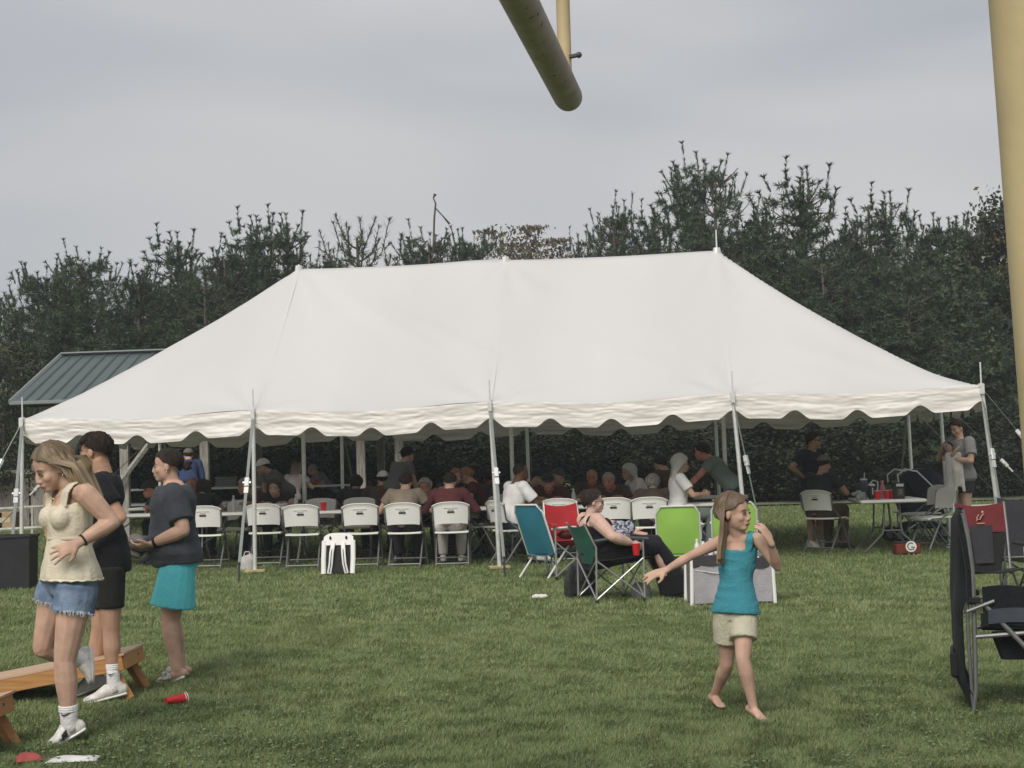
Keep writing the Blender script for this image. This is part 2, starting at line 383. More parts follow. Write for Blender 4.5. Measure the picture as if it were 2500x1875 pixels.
PINES = [pine_mesh(11, 8.0, 2.6), pine_mesh(12, 7.6, 2.2, 1.15), pine_mesh(13, 7.0, 2.9, .9), pine_mesh(14, 7.5, 1.6, 1.3, dens=.8)]
PH = [p[2] for p in PINES]
def plant_pine(k, xt, yt, Y, sx, label, group='pine trees behind the tent'):
    top = at(xt, yt, Y); b = V(top.x, top.y, gz(top.x, top.y)); s = (top.z-b.z)/PH[k]
    t = thing('pine_tree', label, 'tree', b, 0, group)
    inst(PINES[k][0], 'trunk', t, (0, 0, 0), rnd.random()*6.28, (sx, sx, s)); o = inst(PINES[k][1], 'crown', t, (0, 0, 0), 0, (sx, sx, s)); o.rotation_euler.z = t.children[0].rotation_euler.z
    return t
TREES = [  # proto, top x, top y, distance, width, label
 (2, 92, 560, 41, .85, 'squat pine at the far left end of the row, beyond the green roof'),
 (0, 190, 512, 42, .95, 'broad pine above the left part of the green pavilion roof'),
 (1, 285, 560, 40, 1.0, 'low pine just left of the thin single spire, behind the pavilion'),
 (3, 370, 483, 43, 1.25, 'pine with one thin tall spire over the left tent slope'),
 (1, 480, 503, 41, 1.1, 'pine with a blunt tip left of the two tall spires'),
 (3, 541, 447, 43, 1.2, 'left of the twin tall spires left of the tent peak'),
 (3, 605, 442, 44, 1.2, 'right of the twin tall spires left of the tent peak'),
 (0, 440, 570, 39.5, .95, 'dense lower pine in front of the row at the left tent slope'),
 (1, 690, 520, 43, .8, 'small pine just behind the left tent peak'),
 (0, 930, 470, 45, 1.0, 'pine with a dead twig hanging at its top, behind the tent ridge'),
 (2, 1010, 483, 46, .8, 'rounded pine right of the one with the dead twig'),
 (3, 1240, 488, 46, .7, 'small pointed pine alone above the middle of the tent ridge'),
 (1, 1325, 410, 45, .9, 'narrow pine left of the tallest tree'),
 (0, 1525, 303, 44, 1.15, 'tallest pine of the row, right behind the right tent peak'),
 (3, 1398, 430, 45.5, 1.0, 'slim pine crowding the left side of the tallest tree'),
 (3, 1712, 342, 43, 1.5, 'second tallest pine, with a forked narrow top'),
 (1, 1632, 425, 45, .9, 'pine filling the gap between the two tallest trees'),
 (3, 1835, 448, 44, 1.1, 'slim pine between the forked pine and the spire at right'),
 (3, 1892, 396, 45, 1.35, 'pine with a single spire over the right tent slope'),
 (0, 1780, 520, 40, 1.0, 'dense lower pine in front at the right tent slope'),
 (2, 2000, 455, 43, 1.05, 'wide pine with a flat ragged top above the right tent corner'),
 (2, 2070, 470, 41, 1.0, 'wide dense pine nearest to the orange tinged tree'),
 (0, 1950, 600, 39, 1.0, 'low dense pine in front, directly over the right tent corner'),
 (2, 2130, 560, 39.5, .95, 'low dense pine at the right edge, beside the yellow post'),
]
for a in TREES: plant_pine(*a)
# the sparse pine with long candles left of the tent peak, the dead twig, the brown shrubby tree, the orange tinged tree
rs0 = np.random.default_rng(77)
def candle_pine():
    Y = 42; t0 = at(770, 470, Y); b = V(t0.x, t0.y, gz(t0.x, t0.y)); H = t0.z-b.z
    t = thing('pine_tree', 'open pine with long bare candles left on the tent ridge', 'tree', b, 0, 'pine trees behind the tent')
    tb = MB(); tr = []; tb.tube([(0, 0, 0), (.05, 0, H*.5), (0, 0, H*.93)], [.14, .09, .03], 7)
    for i in range(34):
        f = .55+.42*i/34; az = i*2.4; L_ = (1.9*(1-f)**.45)*(.7+.5*rs0.random()); p0 = np.array([0, 0, H*f*.93]); dh = np.array([np.cos(az), np.sin(az)*.7, 0])
        pts = [p0+dh*L_*s_+np.array([0, 0, L_*(.15*s_+.5*s_**2)]) for s_ in (0, .35, .7, 1)]
        tb.tube(pts, [.03, .022, .016, .012], 4, caps=False)
        for k in range(5): brush(rs0, pts[1+k % 3], dh*.6+rs0.normal(0, .4, 3)+np.array([0, 0, .8]), .3, .03, 16, tr)
        c0 = pts[-1]; d = dh*.18+np.array([rs0.normal(0, .12), 0, 1.]); ln = .45+.4*rs0.random(); tb.tube([c0, c0+d*ln], [.014, .009], 4)
        brush(rs0, c0, d, ln, .022, 26, tr); brush(rs0, c0+d*ln*.92, d, .1, .028, 14, tr)
    for i in range(160):
        az = rs0.random()*6.28; f = .08+.5*rs0.random(); rr = 1.9*np.sqrt(rs0.random()); brush(rs0, np.array([np.cos(az)*rr, np.sin(az)*rr, H*f]), rs0.normal(0, .5, 3)+np.array([0, 0, .8]), .35, .05, 26, tr)
    T = np.concatenate(tr); part(tb, 'trunk', bark, t); o = bpy.data.objects.new('crown', tri_mesh('crown', T, needle, np.clip(.4+.2*rs0.normal(0, 1, len(T)), 0, 1))); COL.objects.link(o); o.parent = t
candle_pine()
# dead twig caught in the top of the pine behind the ridge
tw = MB(); p = [at(936, 545, 45), at(937, 500, 45), at(938, 470, 45), at(941, 440, 45), at(936, 428, 45), at(940, 419, 45)]; tw.tube(p, [.035, .03, .03, .025, .02, .05], 5); tw.tube([at(939, 448, 45), at(955, 465, 45), at(971, 484, 45)], [.02, .02, .035], 5)
tag(tw.build('dead_twig', bark), 'bare dead twig with a hanging end caught in the pine top', 'twig')
def broad(name, k, label, x, yt, Y, sx, group=None, m=None):
    top = at(x, yt, Y); b = V(top.x, top.y, gz(top.x, top.y)); s = (top.z-b.z)/k[2]
    t = thing(name, label, 'tree' if 'tree' in name else 'bush', b, 0, group); r_ = rnd.random()*6
    inst(k[0], 'trunk', t, (0, 0, 0), r_, (sx, sx, s)); inst(k[1], 'crown', t, (0, 0, 0), r_, (sx, sx, s)); return t
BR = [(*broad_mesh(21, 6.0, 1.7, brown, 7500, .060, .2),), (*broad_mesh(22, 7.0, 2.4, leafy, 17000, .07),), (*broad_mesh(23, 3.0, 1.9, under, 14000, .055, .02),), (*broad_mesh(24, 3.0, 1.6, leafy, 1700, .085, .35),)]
broad('deciduous_tree', BR[0], 'thin brown tinged tree behind the middle of the tent ridge', 1118, 492, 47, .85)
broad('deciduous_tree', BR[0], 'low brown tinged tree right of its taller twin', 1178, 520, 46, .85)
broad('deciduous_tree', BR[1], 'round leafy tree with orange tinges beside the yellow post', 2165, 402, 40, .95)
broad('deciduous_tree', BR[1], 'dark leafy tree at the left edge of the photo', 2, 705, 34, .62)
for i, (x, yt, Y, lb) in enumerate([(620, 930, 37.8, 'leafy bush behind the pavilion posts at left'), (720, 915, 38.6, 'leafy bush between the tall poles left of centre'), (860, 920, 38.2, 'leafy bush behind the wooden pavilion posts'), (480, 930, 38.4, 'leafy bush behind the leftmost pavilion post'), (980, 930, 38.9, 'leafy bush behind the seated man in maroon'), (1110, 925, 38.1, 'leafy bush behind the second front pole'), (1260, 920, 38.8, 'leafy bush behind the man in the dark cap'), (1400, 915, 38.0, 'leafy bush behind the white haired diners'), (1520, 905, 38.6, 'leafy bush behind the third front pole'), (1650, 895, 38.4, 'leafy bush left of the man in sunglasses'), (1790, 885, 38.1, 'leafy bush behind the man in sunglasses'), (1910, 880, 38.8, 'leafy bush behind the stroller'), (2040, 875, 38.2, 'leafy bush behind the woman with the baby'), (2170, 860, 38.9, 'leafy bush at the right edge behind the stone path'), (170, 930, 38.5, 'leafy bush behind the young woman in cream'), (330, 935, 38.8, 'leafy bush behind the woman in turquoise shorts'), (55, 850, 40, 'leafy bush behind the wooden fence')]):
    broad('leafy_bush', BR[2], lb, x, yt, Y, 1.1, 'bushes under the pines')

# faint evening haze over the field
hz = MB(); hz.box((0, 34, 9.0), (300, 112, 22.0)); ho = hz.build('haze', bpy.data.materials.new('haze_air'), None, False); hm = ho.data.materials[0]; hm.use_nodes = True; hm.node_tree.nodes.clear()
hv_ = N(hm.node_tree, 'ShaderNodeVolumePrincipled'); hv_.inputs['Density'].default_value = .0016; hv_.inputs['Color'].default_value = (.82, .85, .88, 1); hv_.inputs['Anisotropy'].default_value = .2
hm.node_tree.links.new(hv_.outputs[0], N(hm.node_tree, 'ShaderNodeOutputMaterial').inputs['Volume']); tag(ho, None, None, None, 'stuff')
# ------------------------------------------------------------------ the tent
TX0, TY0, TTH, EAVE, RIDGE, TW, BAY = -6.3654, 21.2976, -0.0848, 2.471, 4.656, 5.95, 3.05
td = V(math.cos(TTH), math.sin(TTH), 0); tn = V(-math.sin(TTH), math.cos(TTH), 0); TO = V(TX0, TY0, 0)
def tp(u, v, z=0.0): return TO + td*u + tn*v + V(0, 0, z)      # point in tent coordinates (along, back, world height)
vinyl = mat('tent_vinyl', (.66, .652, .645), .42, .35, .03, .7, bump=.10, bscale=3.0, stretch=(1, .35, .35))
def translucent(m, fac):                          # thin vinyl lets a little daylight through
    t = m.node_tree; b = t.nodes['Principled BSDF']; o = t.nodes['Material Output']; tr = N(t, 'ShaderNodeBsdfTranslucent'); tr.inputs['Color'].default_value = (.8, .78, .74, 1)
    x = N(t, 'ShaderNodeMixShader'); x.inputs[0].default_value = fac; t.links.new(b.outputs[0], x.inputs[1]); t.links.new(tr.outputs[0], x.inputs[2]); t.links.new(x.outputs[0], o.inputs['Surface'])
translucent(vinyl, .15)
val_m = mat('valance_vinyl', (.67, .640, .598), .42, .35, .04, 2)
steel = mat('galvanised', (.72, .72, .70), .36, .5, .08, 20, metal=.45)
strapm = mat('webbing', (.22, .235, .22), .8, .2, .1, 40)
dark_metal = mat('dark_metal', (.05, .05, .055), .45, .5)
woodpl = mat('plate_wood', (.42, .34, .18), .8, .2, .2, 12)
tent = thing('canopy_tent', 'large white pole tent with scalloped valance sheltering the diners', 'tent', tp(6.1, TW/2, gz(0, 24)))
TL = 4*BAY
def sag(u): return .055*math.sin(math.pi*(u % BAY)/BAY)**2
def roofz(u, v):
    a = min(v, TW-v)/(TW/2); b = min(u, TL-u)/BAY; t = max(0.0, min(a, b))
    k = .06; hard = t; df = abs(a-b)
    if df < .10 and t < .97: t -= .012*(1-df/.10)*min(1, (1-t)*5)
    t = max(0, t)
    z = EAVE + (RIDGE-EAVE)*t**(1.09+.16*u/TL)
    if b >= 1: z -= (.022*math.sin(math.pi*((u-BAY) % BAY)/BAY)**2)*a
    # slack between the panel seams and tension creases
    z -= (sag(u)*(1-min(1, a*3)) if a <= b else sag(v*4*BAY/TW*.5)*(1-min(1, b*3)))
    z -= .035*math.sin(math.pi*min(1, t))*(.5+.5*math.cos(2*math.pi*u/BAY))*0 
    return z
rb = MB(); NU, NV = 208, 96
rb.grid(lambda a, b: tp(a*TL, b*TW, roofz(a*TL, b*TW)), NU, NV)
vv = np.array(rb.v); loc = np.stack([(vv[:, :2]-[TO.x, TO.y])@[td.x, td.y], (vv[:, :2]-[TO.x, TO.y])@[tn.x, tn.y]], 1)
for cu, cv in [(BAY*i, 0) for i in range(5)] + [(BAY*i, TW/2) for i in (1, 2, 3)] + [(0, TW/2), (TL, TW/2)]:   # creases radiating from the pole tips
    dx = loc-[cu, cv]; r_ = np.hypot(dx[:, 0], dx[:, 1]); an = np.arctan2(dx[:, 1], dx[:, 0])
    vv[:, 2] += .016*np.sin(an*9+cu*1.7)*np.exp(-((r_-.45)/.55)**2)
for (u0, v0, u1, v1, am, ww_) in [(3.3, 2.75, 5.6, 1.0, .020, .10), (3.6, 2.7, 6.4, .8, .014, .12), (.3, .1, 2.6, 2.1, .016, .12), (.5, .1, 2.9, 1.4, .012, .12), (11.9, .1, 9.6, 2.3, .02, .12), (11.7, .1, 9.3, 1.5, .012, .14), (6.4, 1.8, 9.0, .4, .008, .15)]:  # diagonal tension folds
    A_ = np.array([u0, v0]); Bv = np.array([u1, v1])-A_; ln = np.hypot(*Bv); Bv = Bv/ln; q_ = loc-A_; s_ = q_@Bv; dd = q_@np.array([-Bv[1], Bv[0]])
    vv[:, 2] += 1.7*am*np.exp(-(dd/ww_)**2)*np.clip(np.sin(np.pi*np.clip(s_/ln, 0, 1)), 0, 1)
rb.v = [tuple(p) for p in vv]
roof = rb.build('canopy_roof', vinyl, tent, True)
sm = MB()
for u in (BAY, 2*BAY, 3*BAY):                                       # welded panel seams
    sm.grid(lambda a, b: tp(u-.02+.04*a, b*TW, roofz(u, b*TW)+.003), 1, 60)
sm.build('seam', vinyl, roof, True)
def valance(P0, P1, length, off, seedv, nb=4):
    """a hanging scalloped strip between two eave corners, nb bays long"""
    nu = int(length/.028); nv = 22; b = MB(); d_ = (P1-P0).normalized(); o_ = V(d_.y, -d_.x, 0)
    pts = np.zeros(((nu+1)*(nv+1), 3)); k = 0; SS = []; HH = []
    for j in range(nv+1):
        for i in range(nu+1):
            s = i/nu*length; q = length/nb/4; ph = abs(((s+q/2) % q)-q/2); dep = .318
            if ph < .19: dep -= .110*(.5+.5*math.cos(math.pi*min(1, ph/.19)))**.8
            top = EAVE + .005 - .055*math.sin(math.pi*(s % (length/nb))/(length/nb))**2
            p = P0 + d_*s; pts[k] = (p.x, p.y, top - dep*j/nv); SS.append(s); HH.append(dep*j/nv); k += 1
    SS = np.array(SS); HH = np.array(HH)
    nz = lambda a, c, e: vnoise(np.stack([SS*a, HH*c + .25*np.sin(SS*2.1), SS*0+e+seedv], 1))
    dsp = .014*nz(1.5, 15, 1)*(.4+HH*2.2) + .005*(1-2*np.abs(nz(2.6, 30, 5))) + .004*(1-2*np.abs(nz(6, 44, 15))) + .004*nz(13, 60, 9) + .02*HH/.33 + .012*np.sin(SS*5.2)*HH/.33
    dsp *= np.clip(HH/.03, 0, 1)
    pts[:, 0] += o_.x*(dsp+off); pts[:, 1] += o_.y*(dsp+off); pts[:, 2] += .01*nz(1.1, 1, 21)*np.clip(HH/.1, 0, 1)
    b.v = [tuple(p) for p in pts]
    for j in range(nv):
        for i in range(nu): a = j*(nu+1)+i; b.f.append((a, a+1, a+nu+2, a+nu+1)); b.m.append(0)
    return b.build('valance', val_m, tent, True)
Z_ = V(0, 0, 1)
valance(tp(0, 0), tp(TL, 0), TL, .004, 0); valance(tp(TL, TW), tp(0, TW), TL, .004, 40)
valance(tp(TL, 0), tp(TL, TW), TW, .004, 80, 2); valance(tp(0, TW), tp(0, 0), TW, .004, 120, 2)
def pole(u, v, lean=(0, 0), plate=True):
    b = tp(u, v); z0 = gz(b.x, b.y); f = tp(u+lean[0], v+lean[1], z0); t = tp(u, v, EAVE)
    m = MB(); m.tube([f, t], .027, 10); o = m.build('side_pole', steel, tent)
    s = MB(); s.tube([t+V(0, 0, -.02), t+V(0, 0, .02), t+V(0, 0, .021), t+V(0, 0, .285)], [.036, .036, .010, .009], 8); s.build('spike', steel, o)
    c = MB(); c.box(t+tn*(-.05)+V(0, 0, -.05), (.05, .03, .12)); c.build('bracket', steel, o)
    if plate:
        q = MB(); q.box(f+V(0, 0, .02), (.26, .2, .035), Matrix.Rotation(TTH+.2, 3, 'Z'), .005); q.build('base_plate', woodpl, o)
    return o
for i, ln in enumerate([(-.05, 0), (-.02, -.03), (.06, -.03), (.12, 0), (.18, 0)]): pole(BAY*i, 0, ln)
for i in range(5): pole(BAY*i, TW, (.02*(i-2), .03), False)
pole(0, TW/2, (-.05, 0), False); pole(TL, TW/2, (.05, 0), False)
for i in (1, 2, 3):
    b = tp(BAY*i, TW/2); m = MB(); m.tube([(b.x, b.y, gz(b.x, b.y)), (b.x, b.y, RIDGE-.03)], .032, 10); o = m.build('center_pole', steel, tent)
    s = MB(); s.tube([(b.x, b.y, RIDGE-.05), (b.x, b.y, RIDGE+.04), (b.x, b.y, RIDGE+.045), (b.x, b.y, RIDGE+(.3 if i == 3 else .06))], [.06, .05, .012, .01], 8); s.build('spike', steel, o)
def guy(u, v, G1, rt=.55):
    t = tp(u, v, EAVE-.03) ; e = Vector(G1)+V(0, 0, .18); d_ = (e-t); sidev = d_.cross(Z_).normalized()
    m = MB(); m.tube([t, t+d_*.5, e], [(.019, .004)]*3, 6, side=sidev); o = m.build('guy_strap', strapm, tent)
    c = t+d_*rt; r_ = MB(); dn = d_.normalized(); ax_ = Matrix((sidev, dn.cross(sidev), dn)).transposed()
    r_.box(c, (.06, .05, .14), ax_, .008); r_.box(c+dn*.12, (.055, .02, .09), ax_); r_.tube([c-sidev*.05, c+sidev*.05], .014, 8); r_.build('ratchet', steel, o)
    s2 = MB(); s2.tube([Vector(G1)-V(0, 0, .05), Vector(G1)+V(0, 0, .22)], .013, 7); s2.ell(Vector(G1)+V(0, 0, .23), (.022, .022, .014), n=8, m=5); s2.build('stake', dark_metal, o)
    return o
guy(0, 0, G(21, 1270), .50); guy(0, 0, gp(-120, 20.6), .3)
guy(BAY, 0, G(517, 1258), .47); guy(2*BAY, 0, G(1090, 1246), .45); guy(3*BAY, 0, G(1655, 1222), .42)
guy(TL, 0, G(2178, 1215), .42); guy(TL, 0, gp(2400, 19.8), .3)
for i in range(5): q = tp(BAY*i, TW+1.6); guy(BAY*i, TW, (q.x, q.y, gz(q.x, q.y)), .82)
for uu, q in ((0, tp(-1.9, TW)), (0, tp(-1.9, TW/2)), (TL, tp(TL+1.7, TW/2)), (TL, tp(TL+1.7, TW))):
    vq = (q-TO).dot(tn); guy(uu, vq, (q.x, q.y, gz(q.x, q.y)), .5)

# ------------------------------------------------------------------ pavilion, fence
green_metal = mat('green_metal', (.066, .092, .088), .45, .4, .08, 3)
trim_metal = mat('trim_metal', (.19, .22, .21), .5, .4)
greywood = mat('weathered_wood', (.30, .28, .25), .85, .15, .3, 5, bump=.3, bscale=25, stretch=(8, 8, .8))
pav_org = gp(250, 30.5); pav = thing('pavilion', 'open picnic pavilion with green metal roof behind the left tent end', 'building', pav_org)
E0 = at(22, 868, 29.5); RL = at(133, 768, 32.8)                   # front left eave corner, left ridge end
pd = V(math.cos(-.05), math.sin(-.05), 0); pl = 11.0
rv = RL - E0; upv = V(0, rv.y, rv.z); off = V(rv.x, 0, 0)
# ridge stands a little inside of the eave corner: hipped end
A0, A1 = E0, E0+pd*pl; R0, R1 = RL, RL+pd*(pl-2*rv.x)
Bk0 = V(E0.x, 2*RL.y-E0.y, E0.z); Bk1 = Bk0+pd*pl
rf = MB(); th = V(0, 0, -.05)
for quad in ((A0, A1, R1, R0), (Bk1, Bk0, R0, R1)): rf.add(list(quad)+[q+th for q in quad], [(0,1,2,3), (7,6,5,4), (0,4,5,1), (1,5,6,2), (2,6,7,3), (3,7,4,0)])
for tri in ((Bk0, A0, R0), (A1, Bk1, R1)): rf.add(list(tri)+[q+th for q in tri], [(0,1,2), (5,4,3), (0,3,4,1), (1,4,5,2), (2,5,3,0)])
proof = rf.build('roof', green_metal, pav, False)
nseam = 46
for i in range(nseam+1):                                           # standing seams
    s_ = i/nseam; lo = A0+pd*(pl*s_); 
    k0 = min(1.0, max(0.02, (s_*pl)/max(rv.x, .01))) if s_*pl < rv.x else (1.0 if s_*pl < pl-rv.x else max(.02, (pl-s_*pl)/rv.x))
    hi = lo + (V(0, rv.y, rv.z))*k0
    m = MB(); nrm = pd.cross((V(0, rv.y, rv.z)).normalized()); m.tube([lo+nrm*.012, hi+nrm*.012], [(.022, .018)]*2, 4, side=pd); m.build('seam', green_metal, proof)
m = MB(); m.tube([R0+V(0, 0, .03), R1+V(0, 0, .03)], [(.12, .035)]*2, 6, side=(0, 1, 0)); m.build('ridge_cap', trim_metal, proof)
m = MB(); m.tube([A0+V(0, 0, .0), R0+V(0, 0, .02)], .045, 5); m.tube([A0+V(0, -.02, -.03), A1+V(0, -.02, -.03)], .04, 5); m.build('eave_trim', trim_metal, proof)
for y_ in (E0.y+.45, 2*RL.y-E0.y-.45): m = MB(); m.box((E0.x+pl/2, y_, E0.z-.22), (pl-.8, .1, .26)); m.build('beam', greywood, pav)
for x_, y_ in [(272, 29.9), (445, 30.2), (783, 30.4), (826, 35.8), (866, 30.6), (160, 35.6), (560, 35.7)]:
    b = gp(x_, y_); t_ = MB(); t_.box((b.x, b.y, (b.z+E0.z-.3)/2), (.16, .16, E0.z-.3-b.z), None, .01); t_.build('post', greywood, pav)
bq = gp(272, 29.9); m = MB(); m.tube([at(252, 1052, 29.7), at(330, 948, 29.7)], [(.05, .035)]*2, 4); m.build('brace', greywood, pav)
# grey board fence at the far left
fb = gp(10, 33.5); fence = thing('board_fence', 'weathered grey board fence at the far left edge', 'fence', fb)
for i in range(10):
    x_ = fb.x-2.2+i*.32; m = MB(); hgt = .95+.05*math.sin(i*1.7); m.box((x_, fb.y, gz(x_, fb.y)+hgt/2+.02), (.28, .025, hgt), None); m.build('board', greywood, fence)
for z_ in (.35, .8, 1.15): m = MB(); m.box((fb.x-.7, fb.y+.04, fb.z+z_), (3.4, .05, .09)); m.build('rail', greywood, fence)
for i in range(3): x_ = fb.x-2+i*1.3; m = MB(); m.box((x_, fb.y+.1, fb.z+.65), (.1, .1, 1.35)); m.build('post', greywood, fence)
for i, (x_, lb) in enumerate([(-12, 'tan cardboard crate below the fence at the left edge'), (14, 'tan crate with a pale printed band below the fence')]):
    b = gp(x_, 32.8); t = thing('crate', lb, 'crate', b); m = MB(); m.box((0, 0, .19), (.42, .35, .38), None, .01); o = part(m, 'box', mat('crate_tan', (.36, .27, .17), .85, .15, .15, 6), t)
    m = MB(); m.box((0, -.178, .22), (.26, .006, .10)); part(m, 'band', mat('crate_print', (.50, .42, .30), .8, .1), o)
# low pale split rail beside the fence
for i, y_ in enumerate((1095, 1140)):
    m = MB(); m.tube([at(-60, y_+8, 31-2.5*i), at(150, y_-4, 31-2.5*i)], .035, 6); 
    for xx in (-20, 70, 140): p = at(xx, y_+2, 31-2.5*i); m.tube([(p.x, p.y, gz(p.x, p.y)-.05), (p.x, p.y, p.z+.03)], .03, 6)
    tag(m.build('rail_barrier', mat('pale_rail', (.40, .40, .34), .85, .15, .2, 6)), ('farther' if i == 0 else 'nearer')+' of the two low pale rails behind the left tent corner', 'rail')
# goalpost: thick column at right, crossbar overhead running away, upright at its far end
yel = mat('yellow_paint', (.46, .37, .21), .55, .3, .10, 4, bump=.06, bscale=30)
def worn_shaded():
    m = mat('worn_shaded_yellow', (.35, .29, .265), .6, .3, col2=(.27, .225, .205), scale=9, bump=.08, bscale=60)  # shade of the bar's underside put into the greyed yellow, plus worn flecks
    t = m.node_tree; b = t.nodes['Principled BSDF']; src = b.inputs['Base Color'].links[0].from_socket
    n = N(t, 'ShaderNodeTexNoise'); n.inputs['Scale'].default_value = 26; n.inputs['Detail'].default_value = 3; co = N(t, 'ShaderNodeTexCoord'); t.links.new(co.outputs['Object'], n.inputs['Vector'])
    r = N(t, 'ShaderNodeValToRGB'); r.color_ramp.elements[0].position = .66; r.color_ramp.elements[1].position = .69; t.links.new(n.outputs[0], r.inputs[0])
    x = N(t, 'ShaderNodeMix', data_type='RGBA'); t.links.new(r.outputs[0], x.inputs[0]); t.links.new(src, x.inputs[6]); x.inputs[7].default_value = (.05, .045, .04, 1); t.links.new(x.outputs[2], b.inputs['Base Color']); return m
goal = thing('goalpost', 'yellow football goalpost: thick column at right, crossbar and upright overhead', 'goalpost', (1.2, 3.75, gz(1.2, 3.75)))
ce = at(1229, 213, 7.25); cd = V(.141, .990, 0).normalized()
m = MB(); r0 = .064; P = [ce-cd*7.2, ce-cd*.05, ce-cd*.02, ce]; m.tube(P, [r0, r0, r0*.97, r0*.75], 24); cb = m.build('crossbar', worn_shaded(), goal)
m = MB(); ub = ce-cd*.13; m.tube([ub, ub+V(.012, 0, 5.5)], .030, 14); m.build('upright', yel, goal)
m = MB(); bp = at(1241, 136, ub.y); m.tube([ub+V(.02, -.02, .150), ub+V(.052, -.02, .156)], .010, 7); m.ell(ub+V(.062, -.02, .158), (.014, .014, .014), n=8, m=6); m.build('bolt', dark_metal, goal)
cp0 = at(2138, 0, 3.75); cp1 = at(2205, 885, 3.75); rr = .085
axd = (cp0-cp1).normalized(); c0 = cp0+V(rr, 0, 0); base = c0-axd*((c0.z-gz(1.2, 3.75))/axd.z)
m = MB(); top = c0+axd*.5; mid = ce-cd*3.6
m.tube([base-V(0, 0, .1), base+axd*1, c0, top, top+V(-.12, 0, .30), top+V(-.4, 0, .48), (top+mid)/2+V(0, 0, .35), mid], rr, 24); m.build('column', yel, goal)
# ------------------------------------------------------------------ people: one continuous body each, clothes and hair as children
def skin_mat(name, c):
    m = mat(name, c, .60, .22, .13, 11, sheen=0, bump=.12, bscale=140)
    b = m.node_tree.nodes['Principled BSDF']; b.inputs['Subsurface Weight'].default_value = .06; b.inputs['Subsurface Radius'].default_value = (.012, .004, .003); b.inputs['Subsurface Scale'].default_value = .5
    return m
SKIN = {'fair': skin_mat('skin_fair', (.49, .315, .235)), 'tan': skin_mat('skin_tan', (.43, .255, .175)), 'ruddy': skin_mat('skin_ruddy', (.46, .21, .15)), 'dark': skin_mat('skin_dark', (.12, .065, .042)), 'pale': skin_mat('skin_pale', (.58, .38, .31))}
def cloth(name, c, var=.10, scale=7, rough=.88): return mat('cloth_'+name, c, rough, .12, var, scale, bump=.30, bscale=55, sheen=.04)
def hairm(name, c, c2): return mat('hair_'+name, c, .6, .18, col2=c2, scale=16, stretch=(4.5, 4.5, .8), bump=.5, bscale=60, mid=(.40, .62))
def strandm(name, c, c2):                         # colour runs from root to tip and from lock to lock
    m = leaf_mat('strand_'+name, c, c2); b = m.node_tree.nodes['Principled BSDF']; b.inputs['Roughness'].default_value = .5; b.inputs['Specular IOR Level'].default_value = .35; return m
STRAND = {'blond': strandm('blond', (.060, .040, .026), (.42, .32, .19)), 'dirty': strandm('dirty', (.060, .040, .026), (.25, .17, .095)), 'dark': strandm('dark', (.014, .010, .008), (.04, .028, .022)), 'white': strandm('white', (.40, .38, .36), (.74, .72, .68))}
def smooth_path(P, k=3):
    P = [Vector(p) for p in P]; o = []
    for i in range(len(P)-1):
        a, b, c, d = P[max(i-1, 0)], P[i], P[i+1], P[min(i+2, len(P)-1)]
        for j in range(k): t = j/k; o.append(((b*2)+(c-a)*t+(a*2-b*5+c*4-d)*t*t+(b*3-a-c*3+d)*t**3)*.5)
    return o+[P[-1]]
HAIR = {'dark': hairm('dark', (.016, .011, .009), (.038, .026, .020)), 'brown': hairm('brown', (.055, .034, .022), (.12, .078, .05)),
        'blond': hairm('blond', (.11, .075, .045), (.36, .27, .16)), 'grey': hairm('grey', (.22, .21, .20), (.42, .41, .39)), 'white': hairm('white', (.48, .46, .43), (.72, .70, .66)),
        'ginger': hairm('ginger', (.22, .10, .05), (.36, .19, .10)), 'dirty': hairm('dirty', (.085, .058, .036), (.21, .145, .085))}
eye_white = mat('eye_white', (.42, .37, .34), .35, .4); eye_dark = mat('eye_dark', (.02, .015, .012), .25, .5); lip = mat('lips', (.33, .13, .11), .45, .35); brow_m = mat('brow', (.05, .035, .025), .8, .1)
lens_m = mat('dark_lens', (.012, .012, .014), .12, .6)
REMESH = []                                       # (object, wrinkle amount, wrinkle scale)
def live(mb, name, m, parent, vox, smooth=4, wr=0.0, ws=9.0, wdir=None):
    o = mb.build(name, m, parent, True)
    r = o.modifiers.new('r', 'REMESH'); r.mode = 'VOXEL'; r.voxel_size = vox; r.use_smooth_shade = True
    s = o.modifiers.new('s', 'SMOOTH'); s.factor = .5; s.iterations = smooth
    REMESH.append((o, wr, ws, wdir)); return o
def bake():
    dg = bpy.context.evaluated_depsgraph_get(); dg.update()
    for o, wr, ws, wdir in REMESH:
        me = bpy.data.meshes.new_from_object(o.evaluated_get(dg)); old = o.data; nm = old.name
        o.modifiers.clear(); o.data = me; bpy.data.meshes.remove(old); me.name = nm
        if wr:
            n = len(me.vertices); co = np.zeros(n*3, np.float32); nn = np.zeros(n*3, np.float32); me.vertices.foreach_get('co', co); me.vertices.foreach_get('normal', nn)
            P = co.reshape(-1, 3).astype(float); sc = np.array(wdir if wdir else (1, 1, 1))*ws
            h = vnoise(P*sc+vnoise(P*sc*.7+9)[:, None]*.8)*.6 + (1-2*np.abs(vnoise(P*sc*1.7+4)))*.35
            co2 = P + nn.reshape(-1, 3)*(h*wr)[:, None]; me.vertices.foreach_set('co', co2.astype(np.float32).reshape(-1)); me.update()
        me.shade_smooth()
    REMESH.clear()

